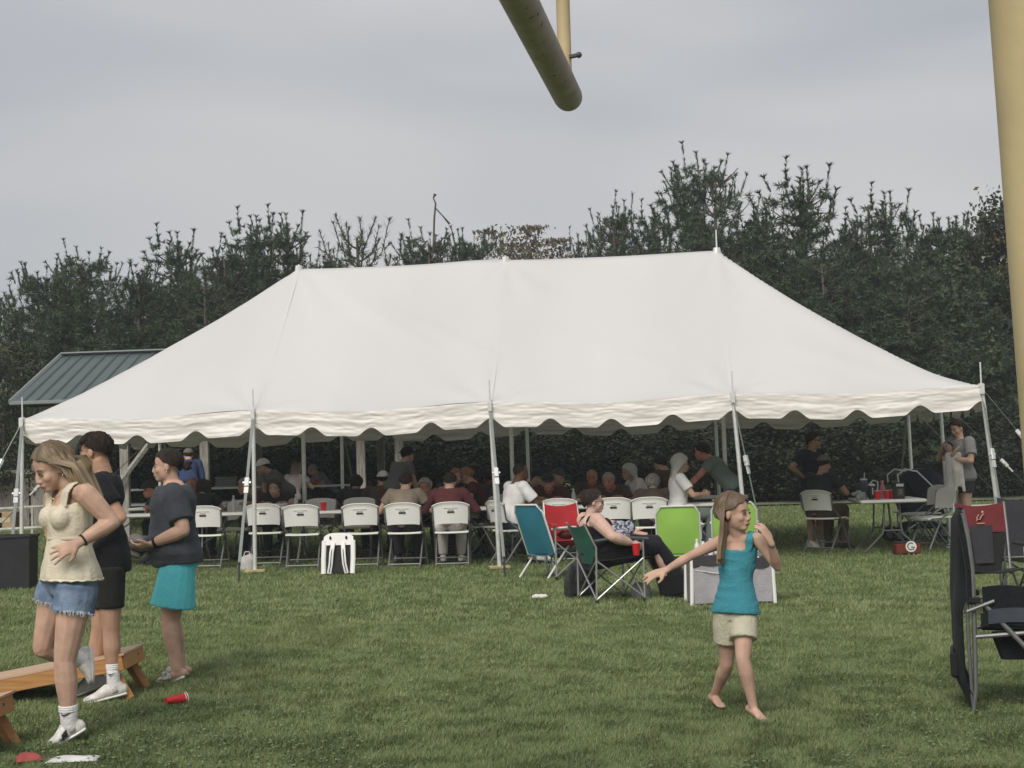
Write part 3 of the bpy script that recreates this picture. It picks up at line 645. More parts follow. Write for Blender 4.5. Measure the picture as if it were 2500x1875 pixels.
def ik(a, c, l1, l2, hint):
    d = c-a; L_ = min(d.length, (l1+l2)*.999); d.normalize(); c = a+d*L_
    x = (l1*l1-l2*l2+L_*L_)/(2*L_); h = math.sqrt(max(0, l1*l1-x*x)); hv = Vector(hint); hv = hv-d*hv.dot(d); hv.normalize()
    return a+d*x+hv*h, c
def hand(mb, w, d, nrm, s, curl=.35, spread=.10, thumb=1, fingers=True, r=1.0):
    """w wrist, d finger direction, nrm = the way the palm faces; thumb = +1/-1 side (along d x nrm)"""
    d = Vector(d).normalized(); nrm = Vector(nrm); nrm = (nrm-d*nrm.dot(d)).normalized(); a = d.cross(nrm)*thumb
    pl = .088*s; hw = .040*s; t = .0145*s
    mb.tube([w-d*.02*s, w+d*.02*s, w+d*pl*.6, w+d*pl], [(.024*s, .019*s), (.031*s, t*1.15), (hw, t*1.1), (hw*.94, t*.9)], 10, side=a, dome=True)
    for k, (ln, off) in enumerate(((.070, .029), (.079, .010), (.073, -.010), (.057, -.028))):
        p = w + d*(pl-.008*s) + a*(off*s); dd = (d + a*(spread*(off/.03))).normalized(); fr = (.0088-.0006*(k == 3))*s*r; pts = [p]; ang = 0
        for seg in (.46, .31, .23):
            ang += curl*(.75 if seg > .4 else 1.0); pts.append(pts[-1] + (dd*math.cos(ang)+nrm*math.sin(ang))*(ln*seg*s))
        mb.tube(pts, [fr*1.08, fr, fr*.95, fr*.85], 7, dome=True)
    p = w + d*(.020*s) + a*(.026*s); td_ = (d*.66+a*.66+nrm*.32).normalized(); q = p+td_*(.042*s); q2 = q+(d*.88+a*.25+nrm*.35).normalized()*(.030*s)
    mb.tube([w+d*.012*s+a*.012*s, p, q, q2], [.016*s, .0145*s*r, .011*s*r, .0088*s*r], 7, dome=True)
TOR = [(-.13, .125, .085, 0), (-.03, .168, .112, -.008), (.10, .168, .112, -.008), (.26, .150, .103, 0), (.42, .134, .096, .006), (.60, .146, .104, .006), (.76, .160, .108, .004), (.88, .152, .092, -.004), (.965, .105, .070, -.008), (1.02, .060, .058, -.004)]
def tor_at(t):
    for k in range(len(TOR)-1):
        a, b = TOR[k], TOR[k+1]
        if t <= b[0]:
            f = max(0, (t-a[0])/(b[0]-a[0])); return [a[i]+(b[i]-a[i])*f for i in (1, 2, 3)]
    return list(TOR[-1][1:])
class Person:
    def __init__(s, label, J, sc=1.0, g=1.0, skin='fair', vox=.009, female=False, detail=1, loc=None, cat='person', group=None, belly=0.0):
        s.J = J; s.sc = sc; s.g = g; s.vox = vox; s.fem = female; s.lid = 1.0; s.brow = brow_m; s.det = detail; s.belly = belly
        s.l = (J['sL']-J['sR']+(J['hL']-J['hR'])*.6).normalized(); s.u = (J['neck']-J['pel']); s.tl = s.u.length; s.u = s.u.normalized()
        s.l = (s.l-s.u*s.l.dot(s.u)).normalized(); s.f = s.l.cross(s.u)
        b = loc or V(J['pel'].x, J['pel'].y, min(J['aL'].z, J['aR'].z)-.08)
        s.root = thing('person', label, cat, b, 0, group); s.sk = SKIN[skin]
        s.F = Vector(J['F']).normalized(); up = Vector(J.get('U', (0, 0, 1))); s.U = (up-s.F*up.dot(s.F)).normalized(); s.L = s.U.cross(s.F)*-1; s.L = s.F.cross(s.U)*-1
    def P(s, t, side=0, fw=0): return s.J['pel'] + s.u*(s.tl*t) + s.l*side + s.f*fw
    def trings(s, ts, grow=0.0, mul=1.0, n=20, flare=None, sq=.0):
        rs = []
        for t in ts:
            w_, d_, fo = tor_at(t); w_ *= s.sc*s.g; d_ *= s.sc*s.g
            if s.fem: w_ *= (1.04 if t < .2 else (.93 if t < .9 else .92))
            fb = s.belly*math.exp(-((t-.28)/.24)**2)*s.sc
            e = grow + (flare(t) if flare else 0); w2, d2 = (w_+fb*.5)*mul+e, (d_+fb*.5)*mul+e; c = s.P(t, 0, fo*s.sc+fb*.5)
            rs.append([c + s.l*(math.cos(2*math.pi*i/n)*w2) + s.f*(math.sin(2*math.pi*i/n)*d2) for i in range(n)])
        return rs
    def h(s, L_=0, F_=0, U_=0):                   # a point in head coordinates (metres for an adult head)
        k = s.hs; return s.J['head'] + s.L*(L_*k) + s.F*(F_*k) + s.U*(U_*k)
    def body(s, hs=1.0, handL=None, handR=None, feet='foot', bust=0.0, armr=1.0, legr=1.0):
        J = s.J; k = s.sc; g = s.g; m = MB(); s.hs = hs; ax = (s.L, s.F, s.U); s.armr = armr; s.legr = legr
        m.rings(s.trings([r[0] for r in TOR], -.006))
        if bust:
            for sd in (-1, 1): m.ell(s.P(.70, sd*.068*k, .085*k*g), (.058*k*bust, .05*k*bust, .056*k*bust), (s.l, s.f, s.u))
        m.tube([s.P(.90, 0, -.004*k), s.P(1.0, 0, 0), J['head']+s.U*(-.045*hs)-s.F*.012*hs], [(.072*k, .066*k), .060*k*(.95 if s.fem else 1.08), .058*k*(.94 if s.fem else 1.1)], 12)
        for q in 'LR':
            S, E, Wr = J['s'+q], J['e'+q], J['w'+q]
            m.tube([s.P(.93, 0, -.006), s.P(.95)*.45+S*.55, S], [.055*k, .052*k, .052*k*g*armr], 10, dome=True)
            a = armr*k*(.55+.45*g)
            m.tube([S, S*.65+E*.35, E*.9+S*.1, E], [.053*a, .050*a, .040*a, .037*a], 10, dome=True)
            m.tube([E, E*.72+Wr*.28, E*.25+Wr*.75, Wr], [.037*a, .041*a, .030*a, (.0265*k, .021*k)], 10, dome=True)
            hd = J.get('d'+q) or (Wr-E); hn = J.get('n'+q) or (s.l*(1 if q == 'R' else -1)); ho = (handL if q == 'L' else handR) or {}
            dn = Vector(hd).normalized().cross(Vector(hn)); tf = s.f + s.u*.6           # thumb towards the front/up
            hand(m, Wr, hd, hn, hs*.98, thumb=ho.get('thumb', 1 if dn.dot(tf) > 0 else -1), curl=ho.get('curl', .35), spread=ho.get('spread', .12), r=1.0 if s.vox < .008 else 1.12)
            H_, K, A, T = J['h'+q], J['k'+q], J['a'+q], J['t'+q]; b = legr*k*(.5+.5*g)
            m.tube([H_, H_*.7+K*.3, H_*.12+K*.88, K], [.090*b, .083*b, .060*b, .055*b], 12, dome=True)
            m.tube([K, K*.7+A*.3, K*.3+A*.7, A], [.054*b, .057*b, .041*b, .035*b], 12, dome=True)
            fd = (T-A); fd = fd.normalized(); sid = s.l
            if feet == 'foot' or True:
                dn_ = J.get('sole'+q) or V(0, 0, -1); dn_ = (dn_-fd*dn_.dot(fd)).normalized(); sid = fd.cross(dn_)
                hl = A - fd*.035*k + dn_*.045*k; bl = A + (T-A)*.66 + dn_*.012*k
                m.tube([hl, A*.6+bl*.4+dn_*.012*k, bl, T+dn_*.004], [(.030*k, .030*k), (.034*k, .034*k), (.042*k, .020*k), (.030*k, .011*k)], 10, side=sid, dome=True)
                m.tube([A, hl], [.034*k, .028*k], 8, dome=True)
                if s.det > 1 and feet == 'foot':
                    for i in range(5): c_ = T + sid*((i-2)*.016*k) - fd*(abs(i-1.5)*.006*k); m.tube([c_-fd*.03*k, c_+fd*.012*k], .0085*k, 6, dome=True)
        # head
        m.ell(s.h(0, -.012, .030), (.074*hs, .094*hs, .086*hs), ax, 16, 12)
        m.ell(s.h(0, .016, -.028), (.063*hs, .074*hs, .084*hs), ax, 14, 10)
        m.ell(s.h(0, .056, -.084), (.031*hs, .032*hs, .025*hs), ax, 10, 8)
        m.ell(s.h(0, .062, .018), (.048*hs, .020*hs, .018*hs), ax, 10, 8)
        for sd in (-1, 1):
            m.ell(s.h(sd*.036, .056, -.028), (.024*hs, .024*hs, .024*hs), ax, 10, 8)
            m.ell(s.h(sd*.076, -.008, -.012), (.010*hs, .018*hs, .030*hs), ax, 10, 8)
        m.tube([s.h(0, .080, .008), s.h(0, .093, -.016), s.h(0, .0975, -.031), s.h(0, .089, -.041)], [.009*hs, .0105*hs, .0125*hs, .009*hs], 8, dome=True)
        for sd in (-1, 1): m.ell(s.h(sd*.012, .092, -.036), (.009*hs, .011*hs, .008*hs), ax, 8, 6)
        m.ell(s.h(0, .079, -.061), (.025*hs, .017*hs, .014*hs), ax, 10, 8)
        s.b = live(m, 'body', s.sk, s.root, s.vox, 3 if s.vox < .008 else 2)
        s.face()
        return s
    def face(s):
        hs = s.hs
        for sd in (-1, 1):
            ctr = s.h(sd*.031, .0775, -.001); ax = (s.L, s.F, s.U)
            if s.det > 1:
                e = MB(); e.ell(ctr, (.0125*hs, .0085*hs, .0052*hs*s.lid), ax, 10, 8); eo = e.build('eye', eye_white, s.root)
                i = MB(); i.ell(ctr+s.F*.0055*hs, (.0056*hs, .0044*hs, .0050*hs*s.lid), ax, 8, 6); i.build('iris', eye_dark, eo)
                l_ = MB(); l_.tube([s.h(sd*.015, .084, .0045), s.h(sd*.031, .0885, .0085), s.h(sd*.047, .079, .004)], [.002*hs, .0034*hs, .0024*hs], 5); l_.build('lashes', brow_m, eo)
            else:
                e = MB(); e.ell(ctr, (.012*hs, .0095*hs, .0055*hs), ax, 8, 6); e.build('eye', eye_dark, s.root)
            b = MB(); b.tube([s.h(sd*.014, .084, .020), s.h(sd*.032, .083, .0255), s.h(sd*.050, .070, .020)], [(.002*hs, .003*hs), (.0022*hs, .0034*hs), (.0015*hs, .002*hs)], 6); b.build('eyebrow', s.brow, s.root)
        m = MB()
        m.tube([s.h(-.023, .0865, -.062), s.h(-.008, .0955, -.0585), s.h(0, .0955, -.0595), s.h(.008, .0955, -.0585), s.h(.023, .0865, -.062)], [.0018*hs, .0036*hs, .0034*hs, .0036*hs, .0018*hs], 6)
        m.tube([s.h(-.021, .0865, -.0635), s.h(0, .095, -.069), s.h(.021, .0865, -.0635)], [.0018*hs, .0042*hs, .0018*hs], 6); m.build('mouth', lip, s.root)
    # ---- hair and hats
    def scalp(s, name, m, lim, grow=.010, tilt=.0, mb=None, rough=.004, parent=None):
        """lim: list of (azimuth deg from the face, polar limit deg from the crown)"""
        mb = mb or MB(); hs = s.hs; c = s.h(0, -.014, .026); R_ = (.077*hs+grow, .098*hs+grow, .090*hs+grow); na, npol = 36, 12
        U = (s.U*math.cos(tilt) - s.F*math.sin(tilt)); F = (s.F*math.cos(tilt)+s.U*math.sin(tilt))
        def lf(a):
            a = abs(((a+180) % 360)-180)
            for k in range(len(lim)-1):
                if a <= lim[k+1][0]: f = (a-lim[k][0])/(lim[k+1][0]-lim[k][0]); f = f*f*(3-2*f); return lim[k][1]+(lim[k+1][1]-lim[k][1])*f
            return lim[-1][1]
        def pt(a, ph, g=0.0):
            q = math.radians(a); p = math.radians(ph)
            jit = rough*math.sin(q*13+ph*.11)*math.sin(p*1.0)+rough*.7*math.sin(q*23+1)
            return c + s.L*(math.sin(q)*math.sin(p)*(R_[0]+jit+g)) + F*(math.cos(q)*math.sin(p)*(R_[1]+jit+g)) + U*(math.cos(p)*(R_[2]+jit*.6+g))
        rs = []
        for k in range(npol+1): rs.append([pt(360*i/na, 2+(lf(360*i/na)-2)*k/npol) for i in range(na)])
        rs.append([pt(360*i/na, lf(360*i/na)+1.5, -.012) for i in range(na)]); rs.append([pt(360*i/na, lf(360*i/na)-8, -.028*hs) for i in range(na)])
        mb.rings(rs); s._pt = pt; s._lf = lf
        if name: return mb.build(name, m, parent or s.root, 60)
        return mb
    def short(s, color, front=57, side=92, back=136, grow=.010): return s.scalp('hair', HAIR[color], [(0, front), (50, front+12), (76, side), (104, side+16), (180, back)], grow, 0.0, rough=.005)
    def strands(s, color, n, ends, a0=75, a1=285, grow=.016, front=52, width=.012, seed=1, side=90, back=136, parting=None):
        """long hair: locks laid over the crown, hanging to ends(az, k) -> list of points"""
        tint = []; mb = s.scalp(None, None, [(0, front), (40, front+14), (75, side), (115, side+10), (180, back)], grow, rough=.003); r = random.Random(seed); tint += [.10+.30*((math.sin((i % 36)*7.3)*43758.5) % 1) for i in range(len(mb.v))]; hv = []
        for k in range(n):
            az = a0+(a1-a0)*(k+r.random())/n; ph0 = 12+30*r.random(); lm = s._lf(az)
            pts = [s._pt(az, ph0+(lm-ph0)*q, .004+.005*r.random()) for q in (0, .3, .6, .9)] + ends(az, r)
            pts = smooth_path(pts, 2); w_ = width*s.hs*(.7+.6*r.random()); m_ = len(pts); b0 = len(mb.v); tr_ = r.random()
            mb.tube(pts, [(w_*(.55+.6*math.sin(math.pi*min(1, .15+.75*i/(m_-1)))), w_*.5) for i in range(m_)], 5)
            tint += [min(1, .10+.32*tr_+.55*(i/(m_-1))**1.2*(.6+.5*tr_)) for i in range(m_) for _ in range(5)]
        o = mb.build('hair', STRAND[color], s.root, 60); a = o.data.attributes.new('tint', 'FLOAT', 'POINT'); a.data.foreach_set('value', tint); return o
    def cap(s, m, back=False, brim_m=None, hair=None, tilt=.12, logo=None):
        if hair: s.short(hair, 70, 94, 132, .006)
        t = -tilt if back else tilt
        o = s.scalp('cap', m, [(0, 76), (90, 80), (180, 92 if not back else 84)], .019, -.10 if not back else .16, rough=.0012)
        mb = MB(); hs = s.hs; sg = -1 if back else 1; Ff = s.F*sg
        o0 = s.J['head'] + s.U*(.050*hs) + Ff*((.090 if not back else .104)*hs); dv = (Ff*.97 - s.U*(.28 if not back else .38)).normalized(); nv_ = s.L.cross(dv)
        mb.sheet(lambda a, b: o0 + s.L*((a-.5)*.158*hs*(1-.35*b*b)) + dv*(b*.072*hs*(1-(2*a-1)**2*.35) - .040*hs*(2*a-1)**2) + s.U*(-.022*hs*(2*a-1)**2), 8, 4, .006)
        mb.build('brim', brim_m or m, o, True)
        if back:                                   # the strap arch over the forehead
            a = MB(); a.tube([s.h(-.045, .100, .050), s.h(-.02, .108, .068), s.h(.02, .108, .068), s.h(.045, .100, .050)], .004, 5); a.build('strap', m, o)
        return o
    def tufts(s, color, n, a0, a1, p0, p1, ln, lift, w_=.007, seed=1, name='hair_tuft'):
        r = random.Random(seed); mb = MB()
        for i in range(n):
            az = r.uniform(a0, a1); p = r.uniform(p0, min(p1, s._lf(az)-4)); q = s._pt(az, p, -.002); e = s._pt(az+r.uniform(-8, 8), p+ln*(.7+.6*r.random()), lift*(.5+r.random())); m_ = s._pt(az, p+ln*.5, lift*.9)
            mb.tube([q, m_, e], [(w_*.8, w_*.5), (w_, w_*.6), (w_*.2, w_*.15)], 4)
        return mb.build(name, HAIR[color], s.root, 60)
    # ---- clothes
    def top(s, m, hem=-.05, sleeve=.55, neck=.955, ease=.014, name='shirt', wr=.006, ws=8, wdir=(1, 1, .8), straps=False, flare=None, bust=0.0, vox=None, under=None, scoop=0.0, strapw=.036, slr=1.0, t0=None):
        mb = MB(); k = s.sc; J = s.J; g = s.g
        ts = [hem] + [t for t in (-.03, .03, .1, .18, .26, .34, .42, .5, .6, .68, .76, .82) if t > hem+.03]
        if not straps: ts += [.88, .93, neck]
        else: ts = [t for t in ts if t < straps-.03] + [straps]
        rg_ = s.trings(ts, ease*k, flare=flare)
        if straps and scoop:
            for i in range(20): rg_[-1][i] = rg_[-1][i] - s.u*(scoop*max(0, math.sin(2*math.pi*i/20))**3)
        mb.rings(rg_)
        if bust:
            for sd in (-1, 1): mb.ell(s.P(.69, sd*.068*k, .088*k*g), (.066*k*bust, .058*k*bust, .062*k*bust), (s.l, s.f, s.u))
        if straps:
            for sd, q in ((-1, 'R'), (1, 'L')):
                S = J['s'+q]; wst = strapw*k; wc = s.trings([.80], ease*k*.5)[0]
                x_ = .095*k
                mb.tube([s.P(straps-.06, sd*x_, .088*k*g), s.P(straps+.01, sd*x_, .084*k*g), s.P(.955, sd*x_*1.04, .080*k), s.P(1.030, sd*x_*1.04, .044*k), s.P(1.055, sd*x_*1.02, .0), s.P(1.028, sd*x_, -.048*k), s.P(.92, sd*x_*.97, -.082*k), s.P(straps-.06, sd*x_*.95, -.090*k*g)], [(wst, .009*k)]*8, 8, side=s.l)
        elif sleeve:
            for q in 'LR':
                S, E = J['s'+q], J['e'+q]; a = s.armr*k*(.55+.45*g)*slr
                mb.tube([s.P(.90), s.P(.93)*.4+S*.6, S], [.075*k, .062*k, .060*a], 12, dome=True)
                if sleeve <= 1:
                    mb.tube([S, S*.6+E*.4*1.0, S*(1-sleeve)+E*sleeve] if sleeve > .45 else [S, S*(1-sleeve)+E*sleeve], ([.064*a, .064*a, .066*a] if sleeve > .45 else [.064*a, .066*a]), 12)
                    mb.ell(S, (.066*a, .066*a, .066*a))
                else:
                    Wr = J['w'+q]; e2 = sleeve-1
                    mb.tube([S, E], [.064*a, .052*a], 12, dome=True); mb.tube([E, E*(1-e2)+Wr*e2], [.052*a, .040*a], 12, dome=True)
        return live(mb, name, m, s.root, vox or max(.009, s.vox*1.15), 3, wr*k, ws/k, wdir)
    def bottom(s, m, waist=.16, legf=.5, r0=.108, r1=.100, name='shorts', ease=.014, wr=.004, ws=9, wdir=(1, 1, .35), vox=None, legf2=None, below=False):
        mb = MB(); k = s.sc*(.5+.5*s.g)*s.legr; J = s.J
        mb.rings(s.trings([-.11, -.06, 0, .06, waist-.04, waist], ease*s.sc))
        for q, lf in (('L', legf), ('R', legf2 or legf)):
            H_, K, A = J['h'+q], J['k'+q], J['a'+q]
            if lf <= 1:
                e = H_*(1-lf)+K*lf; mb.tube([H_+(H_-K).normalized()*.03, H_*.6+e*.4, e], [r0*k, (r0*.55+r1*.45)*k, r1*k], 16)
            else:
                b = lf-1; e = K*(1-b)+A*b
                mb.tube([H_, H_*.5+K*.5, K], [r0*k, .090*k, .076*k], 14, dome=True); mb.tube([K, K*.5+e*.5, e], [.076*k, .072*k, .062*k*(r1/.1)], 14, dome=False); mb.ell(K, (.077*k,)*3)
        return live(mb, name, m, s.root, vox or max(.009, s.vox*1.15), 2, wr*s.sc, ws/s.sc, wdir)
    def shoe(s, q, m, sole_m, sock=None, sockh=.12, stripes=None):
        J = s.J; k = s.sc; A, T, K = J['a'+q], J['t'+q], J['k'+q]; fd = (T-A).normalized(); dn = J.get('sole'+q) or V(0, 0, -1); dn = (dn-fd*dn.dot(fd)).normalized(); sd = fd.cross(dn)
        hl = A-fd*.040*k+dn*.040*k; bl = A+(T-A)*.66+dn*.012*k; tp_ = T+fd*.008*k+dn*.006*k
        mb = MB(); mb.tube([hl-dn*.010*k, A*.55+bl*.45+dn*.000*k, bl, tp_], [(.038*k, .042*k), (.042*k, .046*k), (.050*k, .030*k), (.040*k, .018*k)], 14, side=sd, dome=True)
        mb.tube([A-dn*.012*k-fd*.01, hl-dn*.01*k], [.046*k, .036*k], 10, dome=True)
        o = live(mb, 'shoe', m, s.root, .006, 2)
        so_ = MB(); off = dn*.030*k
        so_.tube([hl+dn*.022*k-fd*.012*k, A*.5+bl*.5+dn*.050*k*.8, bl+dn*.024*k, tp_+dn*.010*k+fd*.006*k], [(.037*k, .013*k), (.038*k, .014*k), (.050*k, .013*k), (.036*k, .010*k)], 12, side=sd, dome=True); so_.build('sole', sole_m, o)
        if stripes:
            for sgn in (-1, 1):
                for i in range(3):
                    st = MB(); c = A*(.62-.14*i)+bl*(.38+.14*i); st.tube([c+sd*sgn*.030*k-dn*.018*k-fd*.012*k, c+sd*sgn*.052*k+dn*.004*k, c+sd*sgn*.050*k+dn*.022*k+fd*.008*k], [(.006*k, .003)]*3, 5, side=fd); st.build('stripe', stripes, o)
            for i in range(4): st = MB(); c = A*(.60-.11*i)+bl*(.40+.11*i)-dn*(.040-.005*i)*k; st.tube([c-sd*.022*k, c-dn*.004*k, c+sd*.022*k], .0035*k, 5); st.build('lace', sole_m, o)
        if sock:
            sm_ = MB(); e = A+(K-A).normalized()*sockh*k; sm_.tube([A+dn*.03*k, A, A*.5+e*.5, e], [.043*k, .043*k*s.legr, .0415*k*s.legr, .046*k*s.legr], 14)
            so2 = sm_.build('sock', sock, s.root, True)
            for i in range(3): rb_ = MB(); c = A+(K-A).normalized()*(sockh-.012*i-.008)*k; rb_.tube([c, c+(K-A).normalized()*.004], .0475*k*s.legr, 14); rb_.build('rib', sock, so2)
            return so2
        return o
def frame(f): f = Vector((f[0], f[1], 0)).normalized(); return f, Z_.cross(f)
def pose(b, f, H=1.70, mode='sit', seat=.45, lean=0.0, look=0.0, tilt=0.0, aL='table', aR='table', bend=0.0, sway=0.0, knee=.0, roll=0.0, table=.77):
    """joints of a standing or seated figure: ground point b, facing f; look = head turn to its left (deg), tilt = head down (deg)"""
    b = Vector(b); f, l = frame(f); k = H/1.70; J = {}
    if mode == 'sit': pel = b + Z_*(seat+.095*k)
    else: pel = b + Z_*(.93*k) - f*(bend*.16)
    ln = math.radians(lean); up = (Z_*math.cos(ln)+f*math.sin(ln)+l*roll).normalized(); tl = .50*k
    J['pel'] = pel; J['neck'] = pel+up*tl; sh = pel+up*(tl*.93); fw = l.cross(up)
    for q, sg in (('L', 1), ('R', -1)):
        J['s'+q] = sh + l*(sg*.178*k); J['h'+q] = pel + l*(sg*.088*k) - Z_*.02
        if mode == 'sit':
            J['k'+q] = pel + f*(.44*k) + l*(sg*.12*k) + Z_*(.0); J['a'+q] = V(*(b + f*(.40*k-knee*.1) + l*(sg*.12*k) + Z_*.085)); 
        else:
            J['k'+q] = b + l*(sg*.095*k) + f*(.02+knee*.05*sg) + Z_*(.50*k); J['a'+q] = b + l*(sg*.10*k) + f*(-.01+knee*.12*sg) + Z_*(.085*k)
        J['a'+q].z = max(J['a'+q].z, gz(J['a'+q].x, J['a'+q].y)+.078*k)
        J['t'+q] = J['a'+q] + f*(.185*k) + l*(sg*.03) - Z_*(.058*k)
        a = aL if q == 'L' else aR; S = J['s'+q]
        if a == 'table': wr = V(b.x, b.y, b.z+table+.03) + f*(.40*k) + l*(sg*.13*k); hint = l*sg - Z_*.6 - f*.3; J['d'+q] = f*.7 - l*sg*.6; J['n'+q] = -Z_
        elif a == 'lap': wr = J['h'+q] + f*(.30*k) + Z_*(.09*k) + l*(sg*.02); hint = l*sg*.8 - f*.6; J['d'+q] = f*.8-l*sg*.4-Z_*.2; J['n'+q] = -Z_
        elif a == 'hip': wr = J['h'+q] + l*(sg*.085*k) + Z_*(.14*k) - f*.02; hint = l*sg - f*.35; J['d'+q] = f*.5-l*sg*.3-Z_*.6; J['n'+q] = -l*sg
        elif a == 'chin': wr = pel+up*(tl*1.02)+fw*(.20*k)+l*(sg*.05); hint = l*sg*.5-Z_; J['d'+q] = Z_*.7-f*.5; J['n'+q] = -f
        elif a == 'up': wr = pel+up*(tl*1.28)+fw*(.12*k)+l*(sg*.10); hint = l*sg*.8-Z_*.5+f*.4; J['d'+q] = Z_-f*.2; J['n'+q] = -l*sg
        elif a == 'fwd': wr = sh + fw*(.36*k) - up*(.30*k) + l*(sg*.06); hint = l*sg*.6-Z_; J['d'+q] = f; J['n'+q] = -l*sg
        elif isinstance(a, (tuple, list)): wr = b + f*a[0] + l*a[1] + Z_*a[2]; hint = l*sg*.7-Z_*.6-f*.2
        else: wr = S - Z_*(.50*k) + f*(.07*k) + l*(sg*.07*k); hint = -f+l*sg*.3; J['d'+q] = -Z_+f*.2; J['n'+q] = -l*sg
        J['e'+q], J['w'+q] = ik(S, wr, .285*k, .250*k, hint)
    la = math.radians(look); ti = math.radians(tilt); hf = f*math.cos(la)+l*math.sin(la); F = hf*math.cos(ti)-Z_*math.sin(ti)
    J['F'] = F; J['U'] = Z_*math.cos(ti)+hf*math.sin(ti); J['head'] = J['neck']+up*(.125*k)+Z_*.03*k+fw*(.03*k)+hf*.015
    return J, k
# ------------------------------------------------------------------ the four figures in front
white_shoe = mat('white_shoe', (.62, .60, .56), .6, .3, .15, 25); sole_w = mat('sole_white', (.72, .70, .66), .6, .3, .1, 20); sockm = cloth('sock', (.74, .73, .72), .04); blackm = mat('black_mark', (.018, .018, .02), .7, .2)
def face_pt(P, x, y, lenv=0): pass
# --- young woman in the cream blouse
Y = 9.36
J = dict(pel=at(152, 1262, Y), neck=at(152, 1052, Y), head=at(111, 1011, Y-.02), sL=at(186, 1068, Y-.15), sR=at(118, 1072, Y+.15), eL=at(243, 1128, Y-.14), wL=at(168, 1174, Y-.24),
         eR=at(112, 1150, Y+.22), wR=at(140, 1215, Y+.18), hL=at(165, 1275, Y-.07), hR=at(125, 1272, Y+.09), kL=at(140, 1425, Y-.10), aL=at(150, 1570, Y-.06), tL=at(106, 1606, Y-.10),
         kR=at(94, 1398, Y+.10), aR=at(178, 1426, Y+.30), tR=at(192, 1470, Y+.26), F=(-.66, -.56, -.42), U=(-.28, -.2, .9))
J['dL'] = at(105, 1203, Y-.24)-J['wL']; J['nL'] = V(.15, .9, -.3); J['soleR'] = V(.8, .3, .1)
teen = Person('young woman in cream sleeveless blouse and cut-off denim shorts striding left', J, 1.0, 1.02, 'fair', .0065, True, 2)
teen.lid = .55; teen.brow = HAIR['brown']; teen.body(1.12, handL=dict(curl=.10, spread=.28, thumb=1), bust=.95, legr=1.14, armr=1.18)
def r_teen(az, r):                                # locks run side by side, back over the shoulder
    q = (az-95)/173; ox, oy, od = 9*(r.random()-.5), 8*(r.random()-.5), .05*(r.random()-.5); dy = -.10+.24*q+od
    return [at(158+24*q+ox*.6, 1006-16*q*q+oy, Y+dy), at(172+22*q+ox*.8, 1030-10*q+oy, Y+dy), at(186+20*q+ox, 1054-6*q+oy, Y+dy*.8), at(197+19*q+ox*1.2, 1076+oy*1.6, Y-.06+.14*q+od)]
teen.strands('blond', 190, r_teen, 66, 290, .014, 50, .0085, 5, 88, 136)
mb = MB(); rr = random.Random(9); tl_ = []
for k_ in range(34):                                # locks by the near temple and behind the ear
    az = -62-45*rr.random() if False else 62+48*rr.random(); p = [teen._pt(az, q, .007) for q in (15, 42, 72)] + [at(132+18*rr.random(), 1006+10*rr.random(), Y-.11), at(152+14*rr.random(), 1032+12*rr.random(), Y-.10), at(170+16*rr.random(), 1052+16*rr.random(), Y-.05)]
    p = smooth_path(p, 3); b0 = len(mb.v); mb.tube(p, [(.003+.007*math.sin(math.pi*min(1, .12+.8*i/(len(p)-1))), .004) for i in range(len(p))], 5); tl_ += [min(1, .12+.3*(k_ % 3)/3+.5*i/(len(p)-1)) for i in range(len(p)) for _ in range(5)]
o = mb.build('hair_lock', STRAND['blond'], teen.root, 60); a = o.data.attributes.new('tint', 'FLOAT', 'POINT'); a.data.foreach_set('value', tl_)
cream = cloth('cream', (.60, .545, .43), .07, 12)
teen.top(cream, hem=.055, straps=.86, scoop=.075, strapw=.046, ease=.012, name='blouse', wr=.011, ws=9, wdir=(1, 1, .35), bust=1.12, flare=lambda t: (.036*max(0, (.48-t)/.47)**.8 if t < .48 else (-.004 if t < .56 else 0)), vox=.0075)
m = MB(); m.rings(teen.trings([.455, .47, .485], .016)); m.build('waist_seam', cloth('cream_seam', (.52, .46, .36)), teen.root, True)
m = MB(); m.rings([[p + V(0, 0, .004*math.sin(i*1.9)) for i, p in enumerate(r_)] for r_ in teen.trings([.048, .064], .049, n=60)]); m.build('hem_lace', cloth('lace', (.66, .61, .50)), teen.root, True)
denim = mat('denim', (.085, .125, .20), .85, .15, col2=(.20, .26, .36), scale=9, bump=.25, bscale=70)
teen.bottom(denim, waist=.20, legf=.32, legf2=.22, r0=.100, r1=.101, name='denim_shorts', wr=.011, ws=8, wdir=(1, 1, 1.6), vox=.0075)
fr = MB(); rr = random.Random(4)
for q, lf in (('L', .30), ('R', .22)):             # frayed threads round the leg openings
    H_, K = J['h'+q], J['k'+q]; d_ = (K-H_).normalized(); c = H_+(K-H_)*lf; a = d_.orthogonal().normalized(); b = d_.cross(a); R1 = .101*1.01*1.14*.985
    for i in range(240):
        t = rr.random()*6.283; p = c+(a*math.cos(t)+b*math.sin(t))*R1; e = p + d_*(.006+.022*rr.random()**2) + (a*math.cos(t)+b*math.sin(t))*.006*rr.random() + V(rr.uniform(-.01, .01), 0, 0)
        fr.tube([p-d_*.008, e], [.0022, .0010], 3)
tag(fr.build('frayed_hem', mat('fray', (.50, .53, .56), .9, .1), teen.root), None, None, None, 'stuff')
so2 = teen.shoe('L', white_shoe, sole_w, sockm, .125, blackm)
sw = MB(); a_ = J['aL']+V(-.004, -.058, .075); sw.tube([a_+V(-.024, 0, .010), a_+V(-.018, -.004, -.004), a_+V(.004, -.004, .002), a_+V(.030, .004, .012)], [.002, .0048, .0036, .001], 6); sw.build('sock_mark', blackm, so2)
teen.shoe('R', white_shoe, sole_w, sockm, .11)
